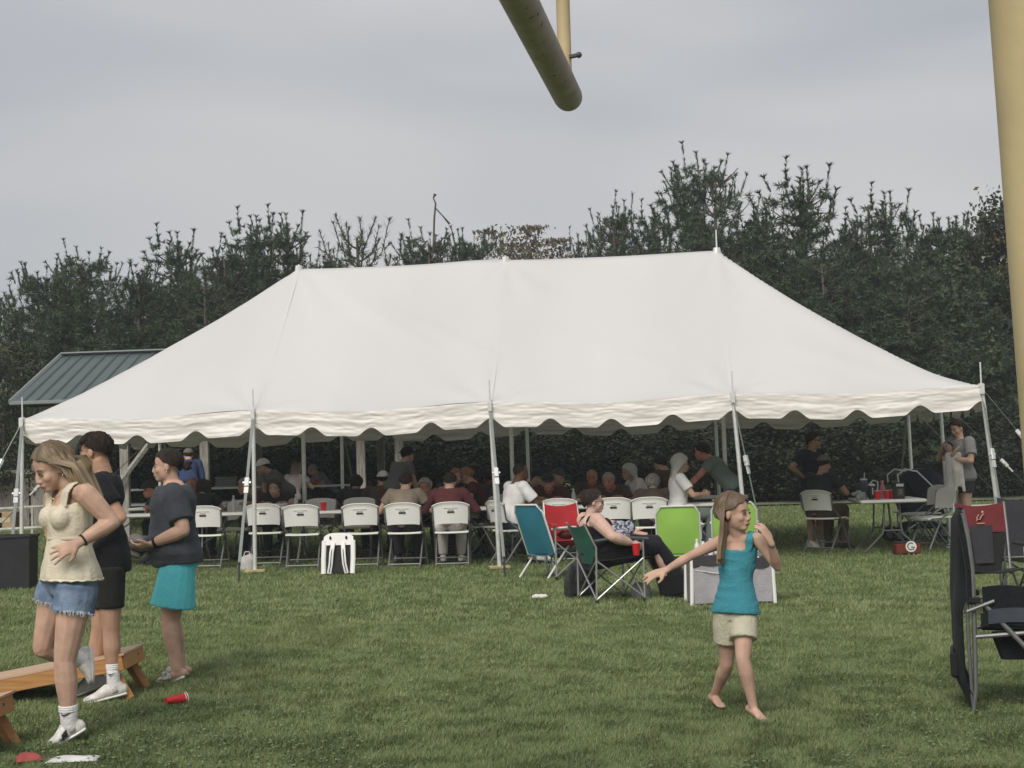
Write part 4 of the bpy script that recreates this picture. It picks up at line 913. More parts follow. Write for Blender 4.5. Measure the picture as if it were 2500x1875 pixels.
m = MB(); wv = (J['wL']-J['eL']).normalized(); c = J['wL']-wv*.035; m.tube([c-wv*.005, c+wv*.005], .036, 14); m.build('hair_tie', blackm, teen.root)
m = MB(); nk = [teen.P(.985, -.062, .0), teen.P(.93, -.045, .072), teen.P(.885, 0, .098), teen.P(.93, .045, .072), teen.P(.985, .062, 0)]; m.tube(nk, .0022, 5); m.ell(teen.P(.875, 0, .104), (.006, .004, .010)); m.build('necklace', mat('gold', (.55, .38, .14), .3, .5, metal=.8), teen.root)
m = MB(); m.ell(teen.h(.082, -.004, -.045), (.005, .005, .007), n=8, m=6); m.build('earring', steel, teen.root)

# --- young man in black behind her
Y = 10.85
J = dict(pel=at(233, 1222, Y), neck=at(221, 1022, Y), head=at(205, 975, Y-.01), sL=at(214, 1046, Y-.17), sR=at(222, 1044, Y+.17), eL=at(262, 1118, Y-.2), wL=at(205, 1160, Y-.26), eR=at(235, 1130, Y+.22), wR=at(190, 1150, Y+.25),
         hL=at(236, 1235, Y-.09), hR=at(228, 1235, Y+.09), kL=at(240, 1362, Y-.09), aL=at(246, 1485, Y-.08), tL=at(187, 1510, Y-.12), kR=at(215, 1362, Y+.10), aR=at(200, 1468, Y+.12), tR=at(150, 1500, Y+.10), F=(-.93, .22, -.06))
boy = Person('young man in black tee and shorts seen from behind the woman in cream', J, 1.04, .96, 'tan', .0075, False, 2)
boy.body(1.06); boy.short('dark', 54, 90, 132, .008)
boy.tufts('dark', 170, -180, 180, 3, 70, 30, .003, .006, 12)
m = MB(); rr = random.Random(12)
for i in range(0): az = rr.uniform(-75, 75); p = boy._pt(az, 5+30*rr.random(), .002); q = boy._pt(az+rr.uniform(-10, 10), 40+16*rr.random(), .014); m.tube([p, p*.5+q*.5+boy.U*.012, q+boy.F*.008], [(.010, .006), (.011, .006), (.003, .002)], 4)
boy.tufts('dark', 90, -70, 70, 14, 60, 26, .007, .006, 13, 'fringe')
black_c = cloth('black', (.016, .016, .019), .15); boy.top(black_c, hem=-.06, sleeve=.62, ease=.022, wr=.018, ws=4.5, wdir=(1, 1, 1.2), slr=1.0, flare=lambda t: .012*max(0, .4-t))
boy.bottom(cloth('black_shorts', (.020, .020, .018)), waist=.1, legf=.62, r0=.105, r1=.088)
s1 = boy.shoe('L', white_shoe, sole_w, sockm, .15, None); boy.shoe('R', white_shoe, sole_w, sockm, .15, None)
sw = MB(); a_ = J['aL']+V(-.002, -.054, .09); sw.tube([a_+V(-.024, 0, .008), a_+V(-.014, -.002, -.003), a_+V(.026, .002, .010)], [.002, .0045, .001], 6); sw.build('sock_mark', blackm, s1)
m = MB(); m.tube([boy.P(.985, .075, -.01), boy.P(.99, .05, -.055), boy.P(.995, 0, -.07), boy.P(.99, -.05, -.055)], [(.006, .004)]*4, 5); m.build('collar', black_c, boy.root)

# --- woman in turquoise shorts
Y = 11.73
J = dict(pel=at(384, 1212, Y), neck=at(372, 1043, Y), head=at(361, 1006, Y-.01), sL=at(378, 1070, Y-.17), sR=at(366, 1068, Y+.17), eL=at(396, 1146, Y-.24), wL=at(326, 1175, Y-.22), eR=at(385, 1140, Y+.26), wR=at(318, 1168, Y+.16),
         hL=at(384, 1228, Y-.10), hR=at(382, 1228, Y+.10), kL=at(366, 1340, Y-.10), aL=at(381, 1447, Y-.10), tL=at(343, 1468, Y-.14), kR=at(372, 1338, Y+.10), aR=at(392, 1440, Y+.14), tR=at(352, 1458, Y+.14), F=(-.99, -.06, -.06))
J['dL'] = V(-1, .1, -.15); J['nL'] = V(0, .4, 1); J['dR'] = V(-1, -.2, -.1); J['nR'] = V(0, -.5, 1)
turq = Person('woman in slate grey tee and bright turquoise shorts standing in profile', J, .97, 1.26, 'fair', .0078, True, 2, belly=.05)
turq.body(1.03, handL=dict(curl=.45, thumb=-1), handR=dict(curl=.5), bust=1.0, legr=1.0, armr=1.18)
turq.scalp('hair', HAIR['dark'], [(0, 54), (50, 66), (78, 92), (108, 110), (180, 138)], .007, rough=.003)
m = MB(); m.ell(turq.h(0, -.135, -.012), (.030, .030, .032), n=12, m=8)
for i in range(9): a = i*.7; m.tube([turq.h(.02*math.cos(a), -.135+.02*math.sin(a), -.012+.022*math.cos(a*2)), turq.h(.034*math.cos(a+1), -.138+.03*math.sin(a+1), -.012+.03*math.sin(a*2))], .009, 5, dome=True)
m.build('hair_bun', HAIR['dark'], turq.root, 60)
slate = cloth('slate', (.050, .055, .066), .12); turq.top(slate, hem=-.035, sleeve=.72, ease=.030, bust=1.05, wr=.018, ws=4.5, wdir=(1, 1, 1.3), slr=.98, flare=lambda t: .02*max(0, .35-t))
turq.bottom(cloth('turquoise', (.10, .48, .55), .07, 5), waist=.03, legf=.74, r0=.112, r1=.142, wr=.010, ws=5.5, wdir=(1, 1, .25))
m = MB(); hq, kq = J['hL'], J['kL']; sv_ = V(0, -1, 0)
for o_ in (.118, .122): pass
m.tube([hq+sv_*.125+Z_*.02, hq*.62+kq*.38+sv_*.140, hq*.28+kq*.72+sv_*.146], [(.0045, .003)]*3, 5, side=(1, 0, 0)); m.build('side_seam', cloth('turquoise_dark', (.06, .32, .38)), turq.root)
for q in 'LR':
    m = MB(); A, T = J['a'+q], J['t'+q]; fd = (T-A).normalized(); sd = fd.cross(V(0, 0, -1)).normalized(); h0 = A-fd*.05+V(0, 0, -.072)
    m.tube([h0, h0*.5+T*.5+V(0, 0, -.030), T+fd*.01+V(0, 0, -.012)], [(.040, .014), (.044, .013), (.044, .012)], 12, side=sd, dome=True); o = m.build('slide', white_shoe, turq.root)
    m = MB(); c = A*.38+T*.62; m.tube([c+sd*.050+V(0, 0, -.02), c+sd*.03+V(0, 0, .026), c+V(0, 0, .034), c-sd*.03+V(0, 0, .026), c-sd*.050+V(0, 0, -.02)], [(.030, .005)]*5, 6, side=fd); m.build('strap', mat('slide_print', (.50, .50, .47), .6, .2, col2=(.10, .10, .09), scale=45), o)
m = MB(); wv = (J['wL']-J['eL']).normalized(); c = J['wL']-wv*.03; m.tube([c-wv*.009, c+wv*.009], .039, 14); m.build('wristband', blackm, turq.root)
m = MB(); m.ell(turq.h(.082, -.004, -.042), (.005, .005, .006), n=8, m=6); m.build('earring', steel, turq.root)
bagm = cloth('grey_bag', (.16, .145, .14), .15)
def beanbag(c, name, label, m, rz=0, sz=.145, up=None, h=.028):
    b = MB(); n = 10
    def f(sg):
        def q(a, d):
            x, y = 2*a-1, 2*d-1; e = max(0, (1-x**4))*max(0, (1-y**4)); return (x*sz/2*(1-.06*(1-abs(y))), y*sz/2*(1-.06*(1-abs(x))), sg*(h*e**.55*(1+.25*math.sin(x*4+y*3+sg))+.002))
        return q
    b.grid(f(1), n, n); b.grid(lambda a, d: f(-1)(1-a, d), n, n)
    o = b.build(name, m, None, 60); o.location = c; o.rotation_euler = (up[0], up[1], rz) if up else (0, 0, rz); return o
for i, (x, y, dy, up) in enumerate([(296, 1166, -.10, (.2, .1)), (300, 1178, -.14, (-.1, .3)), (290, 1190, -.06, (.4, -.3))]):
    o = beanbag(at(x, y, Y+dy), 'beanbag', '', bagm, i*.7, .15, up)
    tag(o, 'grey beanbag '+('on top of', 'in the middle of', 'at the bottom of')[i]+' the small stack held by the woman in turquoise shorts', 'beanbag', 'grey beanbags held in her hands')

# --- girl in the teal tank top
Y = 9.7
J = dict(pel=at(1588, 1322, Y), neck=at(1594, 1158, Y+.03), head=at(1588, 1108, Y), sR=at(1556, 1170, Y+.03), sL=at(1637, 1164, Y-.03), eR=at(1490, 1202, Y-.03), wR=at(1437, 1232, Y-.10), eL=at(1679, 1224, Y-.10), wL=at(1664, 1170, Y-.2),
         hR=at(1569, 1330, Y+.02), hL=at(1607, 1332, Y-.02), kL=at(1605, 1425, Y-.11), aL=at(1627, 1526, Y-.10), tL=at(1656, 1561, Y-.21), kR=at(1570, 1436, Y+.10), aR=at(1544, 1500, Y+.28), tR=at(1558, 1526, Y+.17), F=(.80, -.58, -.06))
J['dR'] = at(1398, 1246, Y-.12)-J['wR']; J['nR'] = V(0, .6, -1); J['dL'] = V(-.45, .1, .9); J['nL'] = V(-.6, .5, .1); J['soleR'] = V(-.25, .3, -.8)
girl = Person('barefoot girl in teal tank top and beige shorts walking across the lawn', J, .80, .86, 'fair', .006, False, 2)
girl.brow = HAIR['brown']; girl.body(.96, handL=dict(curl=.45, thumb=-1, spread=.2), handR=dict(curl=.22, spread=.2), armr=.98, legr=1.02)
def r_girl(az, r):
    q = (az-100)/162; ox, oy, od = 5*(r.random()-.5), 8*(r.random()-.5), .03*(r.random()-.5); dy = .07-.14*q+od
    return [at(1580-22*q+ox*.7, 1130+oy*.5, Y+dy), at(1578-22*q+ox, 1158+oy*.6, Y+dy), at(1573-21*q+ox, 1186+oy, Y+dy-.02), at(1569-18*q+ox*1.3, 1212+oy*2.4, Y+dy-.03)]
girl.strands('dirty', 140, r_girl, 100, 262, .012, 52, .0085, 3, 90, 136)
teal = cloth('teal', (.050, .235, .29), .07, 6); girl.top(teal, hem=-.01, straps=.88, scoop=.06, strapw=.030, ease=.010, name='tank_top', wr=.014, ws=5, wdir=(1, 1, 1.8), vox=.0072, flare=lambda t: .07*max(0, .32-t))
m = MB(); m.rings(girl.trings([-.014, .004], .034)); m.build('hem_band', teal, girl.root, True)
girl.bottom(cloth('beige', (.50, .47, .36), .06, 9), waist=.045, legf=.52, r0=.100, r1=.108, wr=.012, ws=7, vox=.0075)
# ------------------------------------------------------------------ furniture under the tent
plastic = mat('white_plastic', (.76, .75, .715), .45, .4, .03, 4); slotm = mat('slot_dark', (.03, .03, .03), .8, .1); grey_tube = mat('grey_tube', (.17, .17, .17), .45, .5, .1, 15, metal=.4)
def cl(x, v, z=None):                             # ground point on the tent line v under pixel column x
    D = ray(x, 1100); D = Vector((D[0], D[1], 0)); t = (TO + tn*v).dot(tn)/D.dot(tn); p = D*t; return V(p.x, p.y, gz(p.x, p.y))
def rz_of(f): return math.atan2(-f[0], f[1])       # local +Y looks along f
def make_chair():
    t = thing('folding_chair', 'x', 'chair')
    b = MB(); hw = .225
    def back(a, d):
        x = (2*a-1); zz = .565+.275*d; wd = hw*(.93+.10*d) if d < .86 else hw*(1.03+.05*(d-.86)/.14)
        top = -.050*abs(x)**3.2*max(0, (d-.25)/.75)**1.5
        return (x*wd, -.205-.035*d-.045*(1-x*x)+.012*(1-d)+(-.014 if d > .90 else 0), zz+top-.012*abs(x)**4*(1-d))
    b.sheet(back, 18, 10, .012); bo = part(b, 'backrest', plastic, t, 50)
    s = MB(); s.tube([(-.040, -.2745, .712), (.040, -.2745, .712)], [(.006, .010)]*2, 8, side=(0, 1, 0), dome=True); part(s, 'slot', slotm, bo)  # solid dark inlay; the open slot's shade is put into its colour
    for z_, w_ in ((.765, .085), (.747, .055), (.738, .05)):
        s = MB(); s.box((0, -.279 if z_ > .75 else -.276, z_), (w_*2 if z_ > .75 else w_*1.4, .006, .007)); part(s, 'rib', mat('plastic_shade', (.50, .49, .46), .5, .3), bo)
    s = MB()
    def seat(a, d): x = 2*a-1; y = 2*d-1; return (x*(.215+.008*d), -.17+.40*d, .448-.014*(1-x*x)*(1-y*y)-.030*max(0, y-.72)*3*(1) + .004*x*x)
    s.sheet(seat, 12, 10, .022); so_ = part(s, 'seat', plastic, t, 50)
    for sg in (-1, 1):
        m = MB(); m.tube([(sg*.225, .235, .012), (sg*.228, .02, .43), (sg*.232, -.215, .60), (sg*.232, -.245, .80)], .0125, 7); part(m, 'leg', grey_tube, t)
        m = MB(); m.tube([(sg*.205, -.245, .012), (sg*.205, .03, .36), (sg*.205, .15, .425)], .0125, 7); part(m, 'leg', grey_tube, t)
        for y_, x_ in ((.235, .225), (-.245, .205)):
            m = MB(); m.tube([(sg*x_, y_, 0), (sg*x_, y_, .035)], .0165, 8); part(m, 'foot_cap', mat('foot_cap', (.10, .10, .10), .7, .2), t)
        m = MB(); m.tube([(sg*.236, .02, .43), (sg*.19, .02, .43)], .017, 8); part(m, 'hinge', grey_tube, t)
    m = MB(); m.tube([(-.205, -.213, .055), (.205, -.213, .055)], .010, 6); part(m, 'crossbar', grey_tube, t)
    m = MB(); m.tube([(-.225, .185, .11), (.225, .185, .11)], .010, 6); part(m, 'crossbar', grey_tube, t)
    return t
chair0 = make_chair(); chair_used = [False]
def chair(p, f, label, group='white folding chairs at the tables'):
    o = chair0 if not chair_used[0] else copy_tree(chair0); chair_used[0] = True
    o.location = p; o.rotation_euler = (0, 0, rz_of(f)+rnd.uniform(-.09, .09)); o['label'] = label; o['group'] = group; return o
TH = .715
def make_table(L_, W_, name='folding_table'):
    t = thing(name, 'x', 'table'); m = MB(); m.box((0, 0, TH-.024), (L_, W_, .048), None, .014); part(m, 'tabletop', plastic, t)
    for sg in (-1, 1):
        x = sg*(L_/2-.24)
        for k in (-1, 1):
            m = MB(); m.tube([(x, k*.10, TH-.05), (x, k*.115, .34), (x, k*.13, .26), (x, k*(W_/2-.06), .02)], .0135, 7); part(m, 'leg', grey_tube, t)
        m = MB(); m.tube([(x, -.125, .30), (x, .125, .30)], .011, 6); part(m, 'crossbar', grey_tube, t)
        m = MB(); m.tube([(x, 0, .31), (sg*.14, 0, TH-.06)], .010, 6); part(m, 'brace', grey_tube, t)
    return t
tab0 = make_table(1.83, .76); tab_used = [False]
def table(p, along, label, group='white folding tables in rows under the tent'):
    o = tab0 if not tab_used[0] else copy_tree(tab0); tab_used[0] = True
    o.location = p; o.rotation_euler = (0, 0, math.atan2(along[1], along[0])); o['label'] = label; o['group'] = group; return o
uof = lambda x, v: (cl(x, v)-TO).dot(td)
for x, lb in ((318, 'white table in the near row behind the woman in turquoise shorts'), (545, 'white table in the near row behind the first front pole from the left corner'), (757, 'white table in the near row with a red cup on it'), (965, 'white table in the near row before the man in the maroon sweater'), (1215, 'white table in the near row behind the red camp chair'), (1425, 'white table in the near row behind the lime lawn chair')):
    table(cl(x, 1.42), td, lb)
for x, lb in ((420, 'white table in the far row at the left end'), (640, 'white table in the far row below the long haired woman'), (850, 'white table in the far row behind the man in tan'), (1060, 'white table in the far row behind the second front pole'), (1270, 'white table in the far row before the man with the grey beard'), (1480, 'white table in the far row at the right end')):
    table(cl(x, 3.75), td, lb)
away, toward, right, left = tn, -tn, td, -td
def mixv(a, b, k=.5): return (a*(1-k)+b*k).normalized()
NEAR = 'white folding chairs in the near row'
for x, v, lb in ((449, .62, 'empty white folding chair just right of the woman in turquoise shorts'), (577, .95, 'empty white folding chair right behind the first front pole'), (655, .42, 'empty white folding chair left of the white backpack chair'), (783, .45, 'empty white folding chair right of the white backpack chair'), (877, .40, 'white folding chair carrying the person in the tan shirt'), (975, .40, 'white folding chair carrying the person in the maroon sweater'),
                (1213, .85, 'empty white folding chair behind the red camp chair'), (1327, .80, 'empty white folding chair right of the woman with glasses'), (1401, .75, 'white folding chair left of the nearer lime lawn chair, under the grey haired diner')):
    chair(cl(x, v), away, lb, NEAR)
OPP = 'white folding chairs across the near tables'
for x, v, f, lb in ((683, 2.25, toward, 'empty white folding chair facing us behind the red cup'), (770, 2.3, toward, 'white folding chair facing us, half hidden behind the chair right of the white backpack'), (512, 2.2, toward, 'empty white folding chair facing us left of the first front pole'), (915, 2.3, toward, 'white folding chair facing us under the red faced diner with pale hair'),
                   (1184, 2.3, toward, 'white folding chair facing us under the man in the dark cap'), (1313, 2.35, toward, 'white folding chair facing us under the ruddy man in brown'), (593, 2.35, toward, 'white folding chair facing us under the woman in the black top')): chair(cl(x, v), f, lb, OPP)
for x, v, f, lb in ((1022, 1.9, mixv(right, away, .25), 'left one of the turned white folding chairs left of the second front pole'), (1052, 1.5, mixv(right, toward, .2), 'middle one of the turned white folding chairs by the second front pole'), (1078, 2.6, mixv(away, left, .3), 'far one of the turned white folding chairs behind the second front pole'), (1105, .55, mixv(right, away, .4), 'white folding chair under the man in the white tee'), (1520, 1.3, left, 'white folding chair beside the man leaning in grey green')): chair(cl(x, v), f, lb, 'turned white folding chairs between the tables')

# ------------------------------------------------------------------ the diners
def hor_z(x, y, Y): return at(x, y, Y).z
C = {n: cloth(n, c) for n, c in dict(tan=(.20, .165, .125), maroon=(.09, .028, .03), brown=(.085, .062, .05), navy=(.026, .029, .042), tee_white=(.74, .73, .72), offwhite=(.58, .55, .52), greyt=(.13, .14, .145), midgrey=(.22, .22, .22), sage=(.15, .18, .17), olive=(.05, .06, .04), blueh=(.032, .05, .11), charcoal=(.035, .036, .04), purple=(.10, .085, .12), denim_d=(.030, .038, .060), khaki=(.10, .078, .055), redc=(.42, .03, .035), pinkw=(.50, .42, .41)).items()}
capm = {n: cloth('cap_'+n, c) for n, c in dict(dark=(.03, .035, .033), white=(.74, .72, .70), grey=(.15, .13, .12), black=(.015, .015, .016), slate=(.07, .08, .085)).items()}
def diner(x, yh, v, f, label, shirt, pants='charcoal', skin='fair', hair='brown', hs='short', fem=False, g=1.0, look=0, tilt=8, mode='sit', seat=.45, aL='table', aR='table', sleeve=.5, capc=None, back=False, H=None, lean=None, group='people dining under the tent', Yd=None, knee=0, seed=1, bend=0, feet=True, belly=0.0):
    b = cl(x, v) if Yd is None else gp(x, Yd); f = Vector(f).normalized(); H = H or (1.64 if fem else 1.73)
    zt = at(x, yh, b.y).z
    best = None
    for ln in ([lean] if lean is not None else range(0, 46, 3)):
        for hh in (H, H*.97, H*1.03, H*.94, H*1.06):
            J, k = pose(b, f, hh, mode, seat, ln, look, tilt, aL, aR, bend, knee=knee); e = abs(J['head'].z-zt)+abs(hh-H)*.6+ln*.0008
            if best is None or e < best[0]: best = (e, ln, hh)
    J, k = pose(b, f, best[2], mode, seat, best[1], look, tilt, aL, aR, bend, knee=knee)
    dx = at(x, yh, J['head'].y)-J['head']; dx.z = 0; dx.y = 0            # keep the head over its column
    for q in J:
        if isinstance(J[q], Vector) and q not in ('F', 'U', 'dL', 'dR', 'nL', 'nR'): J[q] = J[q]+dx
    P = Person(label, J, k, g, skin, .0115, fem, 1, V(b.x+dx.x, b.y, b.z), group=group, belly=belly)
    P.body(1.0, bust=.9 if fem else 0)
    if capc: P.cap(capm[capc], back, hair=hair)
    elif hs == 'short': P.short(hair, 56, 94, 134)
    elif hs == 'bob': P.scalp('hair', HAIR[hair], [(0, 50), (45, 66), (75, 112), (120, 134), (180, 140)], .020, rough=.007)
    elif hs == 'bald': P.scalp('hair', HAIR[hair], [(0, 12), (60, 30), (85, 92), (120, 112), (180, 132)], .004)
    elif hs == 'long':
        bk = -P.F; bk = Vector((bk.x, bk.y, 0)).normalized()
        ends = lambda az, r: [P.J['head']+bk*(.085+.03*r.random())+P.L*(math.sin(math.radians(az))*.085)+Z_*(-.10), P.J['head']+bk*(.10+.03*r.random())+P.L*(math.sin(math.radians(az))*.11)+Z_*(-.22), P.J['head']+bk*(.10+.03*r.random())+P.L*(math.sin(math.radians(az))*.11)+Z_*(-.34-.06*r.random())]
        P.strands(hair, 42, ends, 70, 290, .014, 52, .018, seed, 92, 136)
    P.top(C[shirt], hem=-.04, sleeve=sleeve, ease=.020, wr=.008, ws=6, bust=.95 if fem else 0, slr=1.12)
    P.bottom(C[pants], waist=.10, legf=1.9, r0=.100, r1=.095, name='trousers')
    if feet:
        for q in 'LR': P.shoe(q, C['charcoal'] if seed % 2 else white_shoe, slotm)
    return P
diner(877, 1041, .46, away, 'person in a tan shirt seen from behind on the fifth near chair', 'tan', hair='dark', hs='short', g=1.08)
diner(972, 1042, .46, away, 'person in a maroon sweater and white trousers, seen from behind', 'maroon', 'offwhite', hair='dark', sleeve=1.95, seed=2)
P = diner(770, 1045, 2.95, away, 'dark haired person in black seen from behind, between the tables', 'charcoal', hair='dark', hs='bob', fem=True)
diner(828, 1038, 2.7, away, 'person in a white cap seen from behind, left of the one in tan', 'brown', hair='dark', capc='white')
diner(881, 985, 3.0, mixv(away, right, .5), 'person in a black and white cap turned backwards standing behind the table', 'greyt', hair='dark', capc='black', back=True, mode='stand', bend=.4, H=1.62)
diner(918, 1051, 2.3, toward, 'red faced diner with pale hair facing us between the tan and maroon backs', 'greyt', skin='ruddy', hair='grey', hs='bob', fem=True)
diner(1006, 1028, 2.7, left, 'brown haired diner in a red shirt seen from the side', 'redc' if False else 'maroon', hair='ginger', skin='fair', aR='chin')
diner(985, 1030, 3.0, mixv(toward, right, .4), 'diner raising a hand to the face beside the brown haired one', 'olive', hair='ginger', skin='fair', aL='up', aR='up')
diner(1056, 1034, 2.55, mixv(away, left, .3), 'dark diner seen from behind the second front pole', 'charcoal', hair='dark', skin='dark')
diner(1127, 1041, .62, mixv(right, away, .4), 'man in a loose white tee sitting right of the second front pole', 'tee_white', 'denim_d', 'dark', 'dark', 'bald', g=1.12, look=-10, lean=14, aL=(.46, .16, .80), aR=(.46, -.1, .80), sleeve=.75, seed=2)
diner(1184, 1041, 2.35, toward, 'man in a dark cap and maroon shirt facing us above the red camp chair', 'maroon', skin='ruddy', hair='grey', capc='dark', g=1.12)
diner(1163, 1030, 4.3, mixv(toward, right, .5), 'man in a dark cap and purple grey shirt behind the one in maroon', 'purple', hair='dark', capc='dark')
diner(1207, 1029, 4.4, mixv(right, toward, .35), 'man with grey beard and slate cap looking right', 'midgrey', hair='grey', capc='slate', g=1.05)
diner(1279, 1039, 4.5, toward, 'dim brown dressed diner behind the woman with glasses', 'brown', hair='grey', hs='bald', skin='ruddy')
diner(1314, 1038, 2.4, mixv(toward, left, .2), 'ruddy man with short grey hair in a brown shirt facing us', 'brown', skin='ruddy', hair='grey', g=1.1)
diner(1356, 1021, 4.2, mixv(left, toward, .3), 'woman with long white blond hair and white top looking left', 'tee_white', hair='white', hs='long', fem=True, sleeve=.6, look=5)
diner(1410, 1044, .85, away, 'grey haired diner in dark brown seen from behind, beside the lime lawn chair', 'brown', hair='grey', hs='bob', fem=True)
diner(1426, 1004, 3.0, mixv(left, away, .5), 'person in a dark cap leaning over behind the grey haired diner', 'brown', hair='dark', capc='dark', back=True, seat=.58, H=1.76)
diner(1472, 1003, 1.15, mixv(right, away, .15), 'woman with long white hair in a white tee behind the lime lawn chair', 'tee_white', 'sage', hair='white', hs='long', fem=True, g=1.05, H=1.70, seat=.50, lean=3, sleeve=.65, aL=(.36, .15, .84), aR=(.36, -.1, .84), seed=4)
diner(1517, 1020, 1.5, left, 'ruddy man in a grey green tee leaning left over the table', 'sage', 'denim_d', 'ruddy', 'dark', mode='stand', lean=38, bend=.9, H=1.76, look=-25, aL=(.62, .12, .80), aR=(.62, -.1, .80), g=1.05)
# left side
diner(323, 1056, 1.9, mixv(left, toward, .5), 'person in a dark cap and dark shirt left of the woman in turquoise shorts', 'charcoal', hair='dark', capc='dark', skin='ruddy')
P = diner(441, 1056, 2.6, away, 'person with long black hair seen from behind, right of the woman in turquoise shorts', 'charcoal', hair='dark', hs='long', fem=True)
diner(415, 1052, 4.4, toward, 'reddish faced diner facing us beyond the black haired one', 'charcoal', skin='ruddy', hair='ginger', hs='bald')
diner(528, 1050, 2.5, mixv(left, toward, .4), 'diner in maroon brown left of the first front pole', 'maroon', hair='grey', skin='tan')
diner(592, 1054, 2.45, toward, 'woman in a black top facing us right of the first front pole', 'charcoal', hair='brown', hs='bob', fem=True, sleeve=.2)
diner(567, 1010, 4.6, mixv(left, toward, .45), 'man in a white patterned cap leaning over the far table', 'greyt', hair='dark', capc='white', mode='stand', bend=.7, aL='fwd', aR='fwd', H=1.66)
PG = 'people at the pavilion'
diner(643, 1012, 0, mixv(away, right, .25), 'woman with long blond hair and pale floral top seen from behind', 'pinkw', 'charcoal', hair='blond', hs='long', fem=True, group=PG, Yd=31.6)
diner(674, 1015, 0, mixv(left, toward, .4), 'bald man in grey leaning on the far table beside a red cup', 'midgrey', skin='fair', hair='grey', hs='bald', group=PG, Yd=34.6)
diner(407, 984, 0, mixv(away, left, .2), 'person in a grey cap and blue hoodie standing under the pavilion', 'blueh', 'denim_d', hair='dark', capc='grey', mode='stand', group=PG, Yd=29.2, sleeve=1.9, aL='down', aR='down')
# right side group
RG = 'people at the right end table'
b = G(1762, 1183)
J, k = pose(b, (.62, -.78), 1.61, 'stand', look=35, tilt=2, aL='down', aR='hip')
P = Person('man in sunglasses, navy tee and dark shorts standing with a hand on his hip', J, k, 1.06, 'tan', .010, False, 1, b, group=RG); P.body(1.0, legr=1.05); P.short('dark', 56, 92, 134)
P.top(C['navy'], hem=-.06, sleeve=.66, ease=.024, wr=.008, ws=6, slr=1.15); P.bottom(C['charcoal'], waist=.1, legf=.72, r0=.105, r1=.10)
m = MB()
for sd in (-1, 1): m.ell(P.h(sd*.030, .088, .002), (.024, .010, .015), (P.L, P.F, P.U), 12, 8)
m.tube([P.h(-.075, .0, .008), P.h(-.062, .068, .008), P.h(0, .094, .008), P.h(.062, .068, .008), P.h(.075, .0, .008)], .004, 6); m.build('sunglasses', lens_m, P.root)
for q in 'LR': P.shoe(q, white_shoe, sole_w)
fch = (.70, .71, 0); bch = G(1787, 1190); chair(bch, fch, 'white folding chair under the seated man in the grey cap', 'white folding chairs at the right end table')
P = diner(1781, 1003, 0, fch, 'man in a grey cap, black tee and brown trousers seated with his back to us', 'charcoal', 'khaki', 'tan', 'dark', capc='grey', group=RG, Yd=bch.y+.05, g=1.1, H=1.73, sleeve=.6)
b = gp(2080, 22.6)
J, k = pose(b, (-.85, -.42), 1.76, 'stand', look=5, tilt=24, aL=(.24, .10, 1.22), aR=(.28, -.04, 1.36)); P = Person('woman in a grey tee and black shorts holding a baby by the right tent pole', J, k, 1.03, 'fair', .010, True, 1, b, group=RG)
P.body(1.0, bust=.9); P.short('dark', 54, 92, 130, .014); m = MB(); m.ell(P.h(0, -.10, .06), (.035, .035, .035), n=10, m=8); m.build('hair_bun', HAIR['dark'], P.root)
P.top(C['midgrey'], hem=-.12, sleeve=.7, ease=.034, wr=.012, ws=5, slr=1.2, bust=.95, flare=lambda t: .02*max(0, .5-t)); P.bottom(C['charcoal'], waist=.05, legf=.45)
for q in 'LR': P.shoe(q, white_shoe, sole_w)
# the baby she holds, wrapped in a white cloth
c = at(2049, 966, 22.45); bb = thing('person', 'baby in a long white cloth held against the woman in grey', 'baby', (c.x, c.y, c.z-.3))
m = MB(); m.ell(c, (.055, .058, .065), n=12, m=10); m.tube([c-Z_*.04, c+V(.03, .02, -.14), c+V(.05, .03, -.32)], [.03, .075, .08], 10, dome=True)
m.tube([c+V(.02, -.06, -.12), c+V(.06, -.11, -.05), c+V(.11, -.12, -.0)], [.026, .022, .018], 8, dome=True); m.ell(c+V(-.055, -.03, -.005), (.012, .012, .012)); live(m, 'body', SKIN['fair'], bb, .008, 3)
m = MB(); m.ell(c+V(.008, .006, .016), (.055, .058, .056), n=12, m=8); m.build('hair', HAIR['dark'], bb)
m = MB()
for i in range(5):
    x0 = -.05+i*.035; m.tube([c+V(x0+.02, -.05+.02*math.sin(i), -.10), c+V(x0*1.3+.02, -.09+.025*math.sin(i*2), -.32), c+V(x0*1.5+.03, -.07+.02*math.sin(i*3), -.58-.05*math.sin(i*1.7))], [(.042, .03), (.036, .022), (.026, .012)], 8, dome=True)
live(m, 'blanket', C['offwhite'], bb, .011, 2, .006, 9)
bake()
# ------------------------------------------------------------------ right end table, stroller and things on the tables
RTG = 'white folding chairs at the right end table'
rt = make_table(1.5, .86, 'folding_table'); rt['label'] = 'white folding table at the right end, loaded with cups and bottles'; rt['group'] = 'white folding tables in rows under the tent'
nr = at(1941, 1083, 21.75); RT = V(nr.x, nr.y, gz(nr.x, nr.y)) + tn*.75 - td*.06; rt.location = RT; rt.rotation_euler = (0, 0, math.atan2(tn.y, tn.x)); RTZ = RT.z+TH
for x, y, lb in ((2018, 1189, 'nearest of the three folded-back white chairs right of the end table'), (1996, 1178, 'middle one of the three white chairs right of the end table'), (1978, 1168, 'farthest of the three white chairs right of the end table')): chair(G(x, y), mixv(left, toward, .28), lb, RTG)
red = mat('red_plastic', (.50, .018, .022), .35, .45); whitep = mat('cup_white', (.68, .66, .63), .5, .3); clearp = mat('clear_plastic', (.45, .46, .46), .15, .5)
